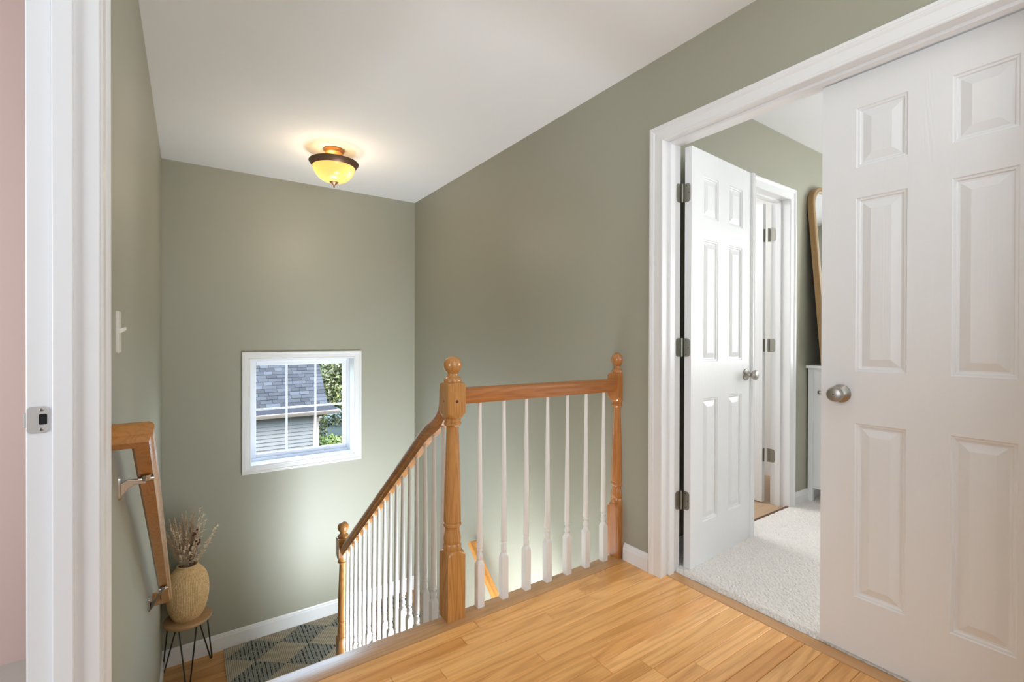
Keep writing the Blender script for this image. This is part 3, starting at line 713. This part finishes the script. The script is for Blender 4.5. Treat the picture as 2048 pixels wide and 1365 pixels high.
# ------------------------------------------------------------------ ceiling light
LX, LY = .846, 3.431
cl = tag(empty('ceiling_light', (LX, LY, ZC)), 'lit amber glass bowl ceiling light with bronze rim over the stairwell', 'ceiling light')
MB().lathe([(0, .066), (-.004, .070), (-.010, .070), (-.016, .064), (-.026, .058), (-.034, .040), (-.038, .014), (-.044, .010)][::-1], (LX, LY, ZC), seg=40).build('canopy', M_brass, cl, smooth=35)
MB().lathe([(-.255, .005), (-.04, .005)], (LX, LY, ZC), seg=12).build('stem', M_brass, cl, smooth=40)
# rim: a downward flaring ring
pr = [(2.352, .164), (2.349, .1655), (2.343, .163), (2.334, .156), (2.322, .148), (2.316, .141), (2.316, .134), (2.322, .136), (2.336, .148), (2.346, .157)]
R = [[(LX+r_*math.cos(a), LY+r_*math.sin(a), z) for z, r_ in pr] for a in [2*PI*k/64 for k in range(65)]]
MB().rings(R, cap=False).build('rim', M_bronze, cl, smooth=40)
bw = []
for k in range(19):
    a = k/18; r_ = .142*math.cos(a*PI/2)**.75 if k < 18 else .004; bw.append((2.326-.115*math.sin(a*PI/2)**1.25, max(.008, r_)))
R = [[(LX+r_*math.cos(a), LY+r_*math.sin(a), z) for a in [2*PI*j/56 for j in range(56)]] for z, r_ in bw]
MB().rings(R, cap=False).build('glass_bowl', M_bowl, cl, smooth=80)
MB().lathe([(2.172, .0035), (2.176, .0055), (2.181, .005), (2.184, .0035), (2.190, .007), (2.198, .015), (2.205, .026), (2.211, .030), (2.216, .029)], (LX, LY, .002), seg=24).build('finial', M_bronze, cl, smooth=40)
for s_ in (-1, 1):
    bx_, by_ = LX+s_*.075*math.cos(YAW), LY-s_*.075*math.sin(YAW)
    q = MB().lathe([(.028*math.sin(-PI/2+PI*k/10), max(.0005, .028*math.cos(-PI/2+PI*k/10))) for k in range(11)], (bx_, by_, 2.312), seg=16)
    q.build('bulb', M_bulb, cl, smooth=80)
    light('POINT', 'bulb_light', (LX+s_*.088*math.cos(YAW), LY-s_*.088*math.sin(YAW)-.02, 2.272), .42, (1.0, .70, .36), .012)
light('POINT', 'bulb_light', (LX-.03, LY-.03, 2.365), 0.9, (1.0, .66, .32), .03)
light('POINT', 'bowl_light', (LX, LY, 2.00), 6.5, (1.0, .82, .58), .08)

# ------------------------------------------------------------------ stool, woven vase, dried flowers
SC = (0.0, 4.12); SZ = -.900
so = tag(empty('stool', (SC[0], SC[1], ZL)), 'small round wooden stool with black hairpin legs in the stairwell corner', 'stool')
MB().lathe([(-.022, .140), (-.021, .144), (-.015, .148), (-.006, .148), (-.001, .145), (0, .141)], (SC[0], SC[1], SZ), seg=64).build('seat', M_stool, so, smooth=40)
for adeg in (139, 41, 270):
    a = math.radians(adeg); ca, sa = math.cos(a), math.sin(a); tx, ty = -sa, ca
    base = (SC[0]+.192*ca, SC[1]+.192*sa, ZL+.006); top = []
    for s_ in (-1, 1): top.append((SC[0]+.108*ca+tx*.052*s_, SC[1]+.108*sa+ty*.052*s_, SZ-.020))
    pts_ = [top[0], (base[0]-tx*.009, base[1]-ty*.009, ZL+.020), (base[0]-tx*.005, base[1]-ty*.005, ZL+.010), base, (base[0]+tx*.005, base[1]+ty*.005, ZL+.010), (base[0]+tx*.009, base[1]+ty*.009, ZL+.020), top[1]]
    MB().tube(pts_, .0050, 8).build('leg', M_black, so, smooth=60)
# woven vase
M_wick, t, p = new_mat('woven straw')
v = objco(t); a = noise(t, v, 60, 3, 0.6); b2 = noise(t, objco(t, (1, 1, 4)), 150, 2)
c = mixc(t, ramp(t, a, 0.3, 0.7), (0.50, 0.30, 0.12), (0.80, 0.55, 0.28)); c = mixc(t, ramp(t, b2, .35, .6), c, mixc(t, 0.5, c, (0.85, 0.62, 0.34)))
t.links.new(c, p.inputs['Base Color']); p.inputs['Roughness'].default_value = 0.6
VC = (0.0, 4.125)
vz = tag(empty('vase', (VC[0], VC[1], SZ)), 'tall woven straw vase standing on the small round stool', 'vase')
kp = [(0, .078), (.012, .088), (.04, .103), (.09, .119), (.15, .128), (.20, .1295), (.25, .126), (.29, .116), (.32, .102), (.345, .084), (.362, .066), (.372, .0605)]
def interp(z):
    for (a0, r0), (a1, r1) in zip(kp, kp[1:]):
        if z <= a1: k = (z-a0)/(a1-a0); return r0+(r1-r0)*k
    return kp[-1][1]
rows, sg = 42, 117; R = []
rv = random.Random(9)
for i in range(rows*2+1):
    z = .372*i/(rows*2); ring = []
    r0 = sum(interp(min(.372, max(0, z+dz))) for dz in (-.008, 0, .008))/3
    row = i//2
    for k in range(sg*2):
        a = 2*PI*k/(sg*2); col_ = k//3
        weave = .0016*math.sin(PI*(i % 2)/1.0) if False else 0
        over = 1 if (col_+row) % 2 == 0 else -1
        bumpy = (.0034 if k % 3 == 1 else -.0004)*(1.0 if i % 2 else .35)*(1.0 if over > 0 else .6)
        ring.append((VC[0]+(r0+bumpy)*math.cos(a), VC[1]+(r0+bumpy)*math.sin(a), SZ+z))
    R.append(ring)
MB().rings(R, cap=False).add(MB().lathe([(.001, .076), (.003, .05)], (VC[0], VC[1], SZ), seg=24)).build('body', M_wick, vz)
rim = [(VC[0]+.0615*math.cos(2*PI*k/80), VC[1]+.0615*math.sin(2*PI*k/80)) for k in range(81)]
R = []
for k in range(161):
    a = 2*PI*k/160; r_ = .0615; rr = .0062+.0008*math.sin(a*34)
    R.append([(VC[0]+(r_+rr*math.cos(q))*math.cos(a), VC[1]+(r_+rr*math.cos(q))*math.sin(a), SZ+.374+rr*math.sin(q)) for q in [2*PI*j/10 for j in range(10)]])
MB().rings(R, cap=False).build('rim', M_wick, vz, smooth=60)
MB().lathe([(.30, .060), (.30, .0005)], (VC[0], VC[1], SZ), seg=24).build('liner', M_dark, vz)
# dried bouquet
def straw(name, c1_, c2_):
    m, t, p = new_mat(name); v = objco(t, (1, 1, 1)); c = mixc(t, ramp(t, noise(t, v, 90, 3), .3, .7), c1_, c2_)
    t.links.new(c, p.inputs['Base Color']); p.inputs['Roughness'].default_value = .8; return m
M_pamp = straw('pampas plume', (0.52, 0.36, 0.22), (0.82, 0.62, 0.43)); M_oat = straw('pale oats', (0.70, 0.54, 0.36), (0.92, 0.80, 0.62))
M_bun = straw('bunny tail grass', (0.52, 0.38, 0.25), (0.74, 0.60, 0.44)); M_berry = straw('dark red berry', (0.075, 0.010, 0.008), (0.15, 0.022, 0.015))
bq = tag(empty('dried_bouquet', (VC[0], VC[1], SZ+.31)), 'bunch of dried tan grasses with dark red buds in the woven vase', 'dried flowers')
rb = random.Random(21)
RT = Vector((math.cos(.2), -math.sin(.2), 0)); BK = Vector((math.sin(.2), math.cos(.2), 0))
def bez(p0, p1, p2, n=10): return [p0*(1-k/n)**2+p1*2*(k/n)*(1-k/n)+p2*(k/n)**2 for k in range(n+1)]
def stem_pts(side, depth, h, bend=0.5):
    base = Vector((VC[0], VC[1], SZ+.30))+RT*side*.15+BK*depth*.1
    mid = Vector((VC[0], VC[1], SZ+.40))+RT*side*.33+BK*depth*.3
    tip = Vector((VC[0], VC[1], SZ+.375+h))+RT*side+BK*depth
    return bez(base, mid, tip, 12)
def blade(m, p, d, L, w_):
    s_ = d.cross(Vector((rb.uniform(-1, 1), rb.uniform(-1, 1), rb.uniform(-1, 1)))); s_ = s_.normalized()*w_ if s_.length > 1e-4 else Vector((w_, 0, 0))
    g_ = Vector((rb.uniform(-.2, .2), rb.uniform(-.2, .2), -.15))*L
    n = len(m.v); q = p+d*L*.55+g_*.2; e = p+d*L+g_
    m.v += [tuple(p-s_), tuple(p+s_), tuple(q+s_*.8), tuple(q-s_*.8), tuple(e)]; m.f += [(n, n+1, n+2, n+3), (n+3, n+2, n+4)]
def keep_in(v_): return (max(v_[0], XL+.006), min(v_[1], YB-.012), v_[2])
plumes = [(-.115, .02, .34), (-.12, -.03, .27), (-.10, .06, .29), (-.075, -.02, .36), (-.045, .04, .37), (-.02, .05, .375), (.01, .06, .37), (.035, .04, .385), (-.085, .05, .22), (-.06, -.04, .25), (.06, .05, .34), (.02, -.03, .24), (-.03, -.05, .23), (.05, -.02, .22), (-.095, -.04, .31), (-.13, .0, .22), (-.01, .0, .33), (.03, .0, .30), (-.05, .0, .31), (.075, -.01, .27), (.0, -.06, .17), (-.07, -.02, .16), (.055, -.04, .15)]
for sd, dp, h in plumes:
    pts_ = stem_pts(sd, dp, h); m = MB(); m.tube(pts_, .0012, 5)
    for k in range(620):
        f_ = .30+.70*rb.random()**.8; i = min(11, int(f_*12)); p_ = pts_[i].lerp(pts_[i+1], f_*12-i)
        ax = (pts_[i+1]-pts_[i]).normalized(); rad = Vector((rb.gauss(0, 1), rb.gauss(0, 1), rb.gauss(0, .4))).normalized()
        sz = .034*math.sin(PI*min(.97, max(.05, (f_-.25)/.78)))**.7
        blade(m, p_, (ax*.85+rad*.55).normalized(), sz*rb.uniform(.5, 1.15), .0010)
    m.v = [keep_in(q) for q in m.v]; m.build('plume', M_pamp, bq)
for sd, dp, h in [(.10, -.02, .37), (.115, .01, .32), (.085, -.05, .29), (.17, -.03, .245), (.19, -.02, .27), (.15, -.05, .18), (.13, .0, .15), (-.04, -.08, .27), (-.07, -.08, .29), (0.01, -.08, .28), (.06, -.08, .18), (.075, .0, .40)]:
    pts_ = stem_pts(sd, dp, h); m = MB(); m.tube(pts_, .0009, 5)
    for k in range(60):
        f_ = .40+.60*rb.random(); i = min(11, int(f_*12)); p_ = pts_[i].lerp(pts_[i+1], f_*12-i)
        ax = (pts_[i+1]-pts_[i]).normalized(); rad = Vector((rb.gauss(0, 1), rb.gauss(0, 1), rb.gauss(0, .6))).normalized()
        blade(m, p_, (ax*.6+rad*.7).normalized(), rb.uniform(.014, .030), .0024)
    m.v = [keep_in(q) for q in m.v]; m.build('oat_sprig', M_oat, bq)
for sd, dp, h in [(.02, -.07, .20), (.045, -.07, .17), (.06, -.08, .22), (-.01, -.08, .15), (.075, -.07, .19), (-.035, -.08, .11), (.03, -.09, .13), (.0, -.09, .19), (.055, -.06, .14)]:
    pts_ = stem_pts(sd, dp, h); m = MB(); m.tube(pts_, .0008, 5)
    a_, b_ = pts_[-3], pts_[-1]; ax = (b_-a_).normalized()
    m.tube([a_+ax*(.036*k/6) for k in range(7)], [.001, .006, .0085, .009, .008, .0055, .001], 10)
    m.v = [keep_in(q) for q in m.v]; m.build('bunny_tail', M_bun, bq, smooth=70)
for sd, dp, h in [(.072, -.075, .272), (.062, -.085, .245), (.05, -.085, .238), (.069, -.09, .195), (.088, -.08, .197), (.087, -.085, .183), (.078, -.085, .172), (.056, -.08, .251)]:
    pts_ = stem_pts(sd, dp, h); e = pts_[-1]; m = MB(); m.tube(pts_, .0006, 4)
    m.lathe([(.0075*math.sin(-PI/2+PI*k/8), max(.0003, .0070*math.cos(-PI/2+PI*k/8))) for k in range(9)], tuple(e), seg=10)
    m.build('berry', M_berry, bq, smooth=60)

# ------------------------------------------------------------------ rug
M_rug, t, p = new_mat('argyle flatweave rug')
tc = node(t, 'ShaderNodeTexCoord'); sp_ = node(t, 'ShaderNodeSeparateXYZ'); t.links.new(tc.outputs['Object'], sp_.inputs[0]); X, Y = sp_.outputs[0], sp_.outputs[1]
wob = mathn(t, 'MULTIPLY', mathn(t, 'SUBTRACT', noise(t, tc.outputs['Object'], 35, 2), .5), .008)
def tri(x, period, off):
    q = mathn(t, 'DIVIDE', mathn(t, 'SUBTRACT', mathn(t, 'ADD', x, wob), off), period)
    return mathn(t, 'MULTIPLY', mathn(t, 'ABSOLUTE', mathn(t, 'SUBTRACT', mathn(t, 'FRACT', mathn(t, 'ADD', q, 100.5)), .5)), 2.0)
dx = tri(X, .372, .422); dy = tri(Y, .300, 4.155)
dark = mathn(t, 'LESS_THAN', mathn(t, 'ADD', dx, dy), 1.0)
rib = mathn(t, 'ABSOLUTE', mathn(t, 'SINE', mathn(t, 'MULTIPLY', mathn(t, 'ADD', X, wob), PI/.0125)))
yarn = mathn(t, 'ABSOLUTE', mathn(t, 'SINE', mathn(t, 'MULTIPLY', Y, PI/.009)))
fine_ = noise(t, tc.outputs['Object'], 180, 3, .7)
tan_ = mixc(t, mathn(t, 'MULTIPLY', mathn(t, 'ADD', rib, fine_), .5), (0.17, 0.14, 0.10), (0.56, 0.49, 0.385))
gry = mixc(t, mathn(t, 'MULTIPLY', mathn(t, 'ADD', rib, fine_), .5), (0.145, 0.145, 0.125), (0.34, 0.345, 0.31))
sx_ = mathn(t, 'FRACT', mathn(t, 'DIVIDE', mathn(t, 'ADD', mathn(t, 'ADD', X, wob), 5.0), .0285))
line = mathn(t, 'LESS_THAN', sx_, .26)
dash = mathn(t, 'GREATER_THAN', noise(t, objco(t, (60, 45, 1)), 1.0, 2), .44)
line = mathn(t, 'MULTIPLY', line, dash)
gry = mixc(t, line, gry, (0.022, 0.026, 0.030))
c = mixc(t, dark, tan_, gry); t.links.new(c, p.inputs['Base Color']); p.inputs['Roughness'].default_value = .9; p.inputs['Specular IOR Level'].default_value = .15
bump(t, p, mathn(t, 'ADD', rib, mathn(t, 'MULTIPLY', yarn, .5)), .7, .003)
rg = MB(); nxr, nyr = 60, 40; rr_ = random.Random(4)
gx = [.229+(1.70-.229)*i/nxr for i in range(nxr+1)]; gy = [3.40+(4.302-3.40)*j/nyr for j in range(nyr+1)]
top = [[(gx[i]+(rr_.uniform(-.0018, .0018) if i in (0, nxr) else 0), gy[j], ZL+.009+.0006*math.sin(i*1.3)+.0005*math.sin(j*.9)) for j in range(nyr+1)] for i in range(nxr+1)]
for r_ in top: rg.v += r_
for i in range(nxr):
    for j in range(nyr):
        a = i*(nyr+1)+j; rg.f.append((a, a+nyr+1, a+nyr+2, a+1))
edge = [top[i][0] for i in range(nxr+1)]+[top[nxr][j] for j in range(1, nyr+1)]+[top[i][nyr] for i in range(nxr-1, -1, -1)]+[top[0][j] for j in range(nyr-1, 0, -1)]
rg.rings([[(q[0], q[1], ZL+.0005) for q in edge], edge], cap=False)
rugo = rg.build('rug', M_rug); tag(rugo, 'beige and charcoal argyle runner rug on the lower landing', 'rug')

# ------------------------------------------------------------------ dresser and mirror in the bedroom
DX, DY0, DY1, DZ = 3.500, .62, 1.500, .942
dr = tag(empty('dresser', (DX+.22, 1.06, .016)), 'white wooden dresser beyond the closed door leaf, against the green wall', 'dresser')
MB().box(DX-.026, DY0-.02, DZ-.020, DX+.47, DY1+.004, DZ).build('top', M_white, dr, bevel=.003)
for yy in (DY0, DY1-.032):
    for xx in (DX, DX+.42): MB().box(xx, yy, .016, xx+.028, yy+.032, DZ-.020).build('leg', M_white, dr, bevel=.002)
MB().box(DX+.004, DY0+.01, .105, DX+.44, DY1-.006, DZ-.020).build('body', M_white, dr)
for a, b_ in ((DY0+.036, 1.058), (1.062, DY1-.036)):
    o = MB().box(DX-.001, a, .125, DX+.02, b_, DZ-.04).build('door', M_white, dr, bevel=.002)
    ky = b_-.045
    MB().add(MB().lathe([(0, .006), (.012, .006), (.016, .012), (.024, .013), (.028, .008), (.029, .001)], seg=16), Matrix.Translation((DX, ky, .763)) @ Matrix.Rotation(-PI/2, 4, 'Y')).build('knob', M_nickel, o, smooth=40)
mr = tag(empty('mirror', (3.80, 1.43, DZ)), 'tall honey wood mirror with rounded top leaning on the wall above the dresser', 'mirror')
mx0, mx1, mz1, mr_ = 3.478, 4.13, 1.235, .16
def mout(ins, n=14):
    pts_ = [(mx1-ins, ins), (mx1-ins, mz1-mr_)]
    for k in range(1, n+1): a = PI/2*k/n; pts_.append((mx1-mr_+(mr_-ins)*math.cos(a), mz1-mr_+(mr_-ins)*math.sin(a)))
    for k in range(n+1): a = PI/2+PI/2*k/n; pts_.append((mx0+mr_+(mr_-ins)*math.cos(a), mz1-mr_+(mr_-ins)*math.sin(a)))
    pts_ += [(mx0+ins, ins)]; return pts_
th = math.radians(4.6)
def mpos(x, h, dep): return (x, 1.376+h*math.sin(th)+dep*math.cos(th), DZ+.003+h*math.cos(th)-dep*math.sin(th))
def loop(insets, name, mat, par):
    R = [[mpos(x, h, dep) for x, h in mout(i)] for i, dep in insets]
    return MB().rings(R+[R[0]], cap=False).build(name, mat, par, smooth=30)
fr_ = loop([(0, .036), (0, .004), (.004, 0), (.022, 0), (.026, .006), (.026, .036)], 'frame', M_gilt, mr)
loop([(.026, .010), (.027, .002), (.030, .000), (.034, .003), (.038, .002), (.042, .008), (.042, .012), (.026, .014)], 'bead', M_bead, fr_)
m = MB(); pts_ = mout(.040); m.v = [mpos(x, h, .012) for x, h in pts_]; m.f = [tuple(range(len(m.v)))]
m.build('mirror_glass', M_mirror, mr)
m = MB(); pts_ = mout(.004); m.rings([[mpos(x, h, .030) for x, h in pts_], [mpos(x, h, .036) for x, h in pts_]]); m.build('backing', M_plug, mr)

# ------------------------------------------------------------------ outside: neighbour's wing, trees
M_shin, t, p = new_mat('asphalt shingle')
oi = node(t, 'ShaderNodeObjectInfo'); gn = noise(t, objco(t), 55, 3, .7)
c = mixc(t, gn, (0.007, 0.009, 0.0115), (0.019, 0.023, 0.028)); c = mixc(t, 1.0, c, oi.outputs['Color'], 'MULTIPLY')
t.links.new(c, p.inputs['Base Color']); p.inputs['Roughness'].default_value = .95; p.inputs['Specular IOR Level'].default_value = .15
M_side = paint('blue grey siding', (0.0115, 0.0185, 0.0235), .6, 60, .05)
M_fasc = paint('white fascia', (0.080, 0.074, 0.071), .5, 60, .02)
nh = tag(empty('neighbour_house', (1.5, 14.5, -3.2)), 'blue-grey sided wing with grey shingle roof seen through the window', 'house')
y = None
z = -1.02; k = 0
while z > -3.2:
    MB().rings([[(-1.5, 14.50, z), (2.985, 14.50, z), (2.985, 14.468, z-.103), (-1.5, 14.468, z-.103)], [(-1.5, 14.53, z), (2.985, 14.53, z), (2.985, 14.53, z-.105), (-1.5, 14.53, z-.105)]]).build('siding_board', M_side, nh)
    z -= .105
MB().box(-1.5, 14.53, -3.2, 3.06, 18.0, -.90).build('wall', M_side, nh)
MB().box(2.985, 14.475, -3.2, 3.075, 14.56, -1.0).build('corner_board', M_fasc, nh, bevel=.004)
MB().box(3.080, 14.44, -3.2, 3.150, 14.52, -1.26).box(3.070, 14.40, -1.29, 3.175, 14.53, -1.13).box(3.09, 14.15, -1.15, 3.16, 14.48, -1.10).build('downspout', M_fasc, nh, bevel=.008)
MB().box(-1.5, 14.14, -1.062, 3.50, 14.5, -1.04).build('soffit', M_fasc, nh)
gp = [(14.14, -1.050), (14.06, -1.046), (14.02, -.985), (14.00, -.945), (14.01, -.930), (14.03, -.932), (14.14, -.94)]
MB().rings([[(-1.5, a, b_) for a, b_ in gp], [(3.62, a, b_) for a, b_ in gp]]).build('gutter', M_fasc, nh)
MB().rings([[(3.55, 14.14, -1.05), (3.66, 14.10, -.93), (3.55, 14.14, -.93)], [(3.35, 14.9, -.95), (3.38, 14.9, -.85), (3.30, 14.9, -.85)]]).build('rake_board', M_fasc, nh)
# low strip above the gutter then the main 45 degree slope
MB().rings([[(-1.5, 14.04, -.928), (3.60, 14.04, -.928), (3.44, 14.42, -.800), (-1.5, 14.42, -.800)], [(-1.5, 14.04, -.96), (3.60, 14.04, -.96), (3.44, 14.42, -.85), (-1.5, 14.42, -.85)]]).build('eave_strip', M_shin, nh).color = (.62, .62, .66, 1)
MB().rings([[(-1.5, 14.40, -.80), (3.34, 14.40, -.80), (3.34, 17.6, 2.40), (-1.5, 17.6, 2.40)], [(-1.5, 14.45, -.9), (3.34, 14.45, -.9), (3.34, 17.65, 2.3), (-1.5, 17.65, 2.3)]]).build('roof_deck', M_shin, nh).color = (.7, .7, .74, 1)
rs_ = random.Random(8)
def shingle_mesh(wd):
    m = MB(); L = .150
    m.rings([[(0, 0, 0), (wd, 0, 0), (wd, L*.7071, L*.7071), (0, L*.7071, L*.7071)], [(.006, -.009, .016), (wd-.006, -.009, .016), (wd, L*.7071, L*.7071+.004), (0, L*.7071, L*.7071+.004)]])
    me = bpy.data.meshes.new('shingle'); me.from_pydata(m.v, [], m.f); me.materials.append(M_shin); return me
SHM = [(wd, shingle_mesh(wd)) for wd in (.17, .22, .26, .31, .36)]
ex = .1325*.7071; cnt = 0
for r_ in range(15):
    x = 3.375
    while x > .95:
        wd, me = rs_.choice(SHM); x -= wd
        o = bpy.data.objects.new('shingle', me); COL.objects.link(o); o.parent = nh
        o.location = (x-1.5, 14.375+r_*ex-14.5, -.802+r_*ex+3.2+(.008 if rs_.random() < .45 else 0))
        k = rs_.choice((.8, .95, 1, 1.1, 1.1, 1.25, 1.5, .72)); o.color = (k, k*1.0, k*1.02, 1); cnt += 1
        x -= .003
M_leaf, t, p = new_mat('tree leaves')
gi = node(t, 'ShaderNodeNewGeometry'); c = mixc(t, gi.outputs['Random Per Island'], (0.004, 0.010, 0.003), (0.065, 0.085, 0.022))
t.links.new(c, p.inputs['Base Color']); p.inputs['Roughness'].default_value = .5
M_leaf2, t, p = new_mat('shrub leaves')
gi = node(t, 'ShaderNodeNewGeometry'); c = mixc(t, gi.outputs['Random Per Island'], (0.02, 0.04, 0.008), (0.10, 0.15, 0.03))
t.links.new(c, p.inputs['Base Color']); p.inputs['Roughness'].default_value = .6
M_bark = plain('bark', (.03, .022, .016), .9)
def foliage(blobs, n, size, seed):
    r_ = random.Random(seed); m = MB()
    for _ in range(n):
        bx, by_, bz, br = r_.choice(blobs); d = Vector((r_.gauss(0, 1), r_.gauss(0, 1), r_.gauss(0, 1))).normalized()*br*(r_.random()**.35)
        c_ = Vector((bx, by_, bz))+d; a = Vector((r_.gauss(0, 1), r_.gauss(0, 1), r_.gauss(0, 1))).normalized(); b2_ = a.cross(Vector((r_.gauss(0, 1), r_.gauss(0, 1), r_.gauss(0, 1)))).normalized()
        s_ = size*r_.uniform(.6, 1.3); q = len(m.v)
        m.v += [tuple(c_-a*s_), tuple(c_-b2_*s_*.5), tuple(c_+a*s_), tuple(c_+b2_*s_*.5)]; m.f.append((q, q+1, q+2, q+3))
    return m
def tree(name, loc, blobs, n, size, seed, label, cat, mat):
    t_ = tag(empty(name, loc), label, cat)
    f_ = foliage(blobs, n, size, seed).build('foliage', mat, t_); f_['kind'] = 'stuff'
    hs = 1.0 if cat == 'tree' else .18
    loc = (loc[0]+4.2, loc[1]+.6, loc[2]) if cat == 'tree' else loc
    m = MB().tube([(loc[0], loc[1], loc[2]), (loc[0]+.1, loc[1], loc[2]+2*hs), (loc[0], loc[1]+.1, loc[2]+3.5*hs)], [.14*hs, .11*hs, .06*hs], 8)
    for bx, by_, bz, br in blobs[:5]: m.tube([(loc[0]+.05, loc[1], loc[2]+1.5*hs), ((loc[0]+bx)/2, (loc[1]+by_)/2, (loc[2]+bz+1)/2), (bx, by_, bz)], [.02, .014, .008], 6)
    m.build('trunk', M_bark, t_, smooth=60)
rt = random.Random(2)
tree('tree', (5.6, 20, -3.19), [(5.6+rt.uniform(-1.7, 2.2), 20+rt.uniform(-1, 1.2), -.2+rt.uniform(-2.6, 2.3), rt.uniform(.45, .85)) for _ in range(34)], 32000, .075, 1, 'leafy green tree beyond the grey roof edge', 'tree', M_leaf)
tree('tree', (4.4, 24, -3.19), [(4.4+rt.uniform(-1.8, 2.8), 24+rt.uniform(-1, 1), -.6+rt.uniform(-2.9, 3), rt.uniform(.7, 1.2)) for _ in range(26)], 24000, .10, 6, 'darker tree standing behind the leafy one', 'tree', M_leaf)
tree('shrub', (4.35, 17.3, -3.19), [(4.35+rt.uniform(-.7, .8), 17.3+rt.uniform(-.4, .4), -2.75+rt.uniform(-.3, .28), .32) for _ in range(9)], 7000, .05, 3, 'light green shrub low beside the downspout', 'shrub', M_leaf2)
M_lawn = paint('lawn', (0.012, 0.022, 0.008), .9, 30, .5)
gr = MB().box(-30, 4.7, -3.4, 40, 60, -3.2).build('lawn', M_lawn); tag(gr, 'grass ground around the neighbouring wing', 'lawn')
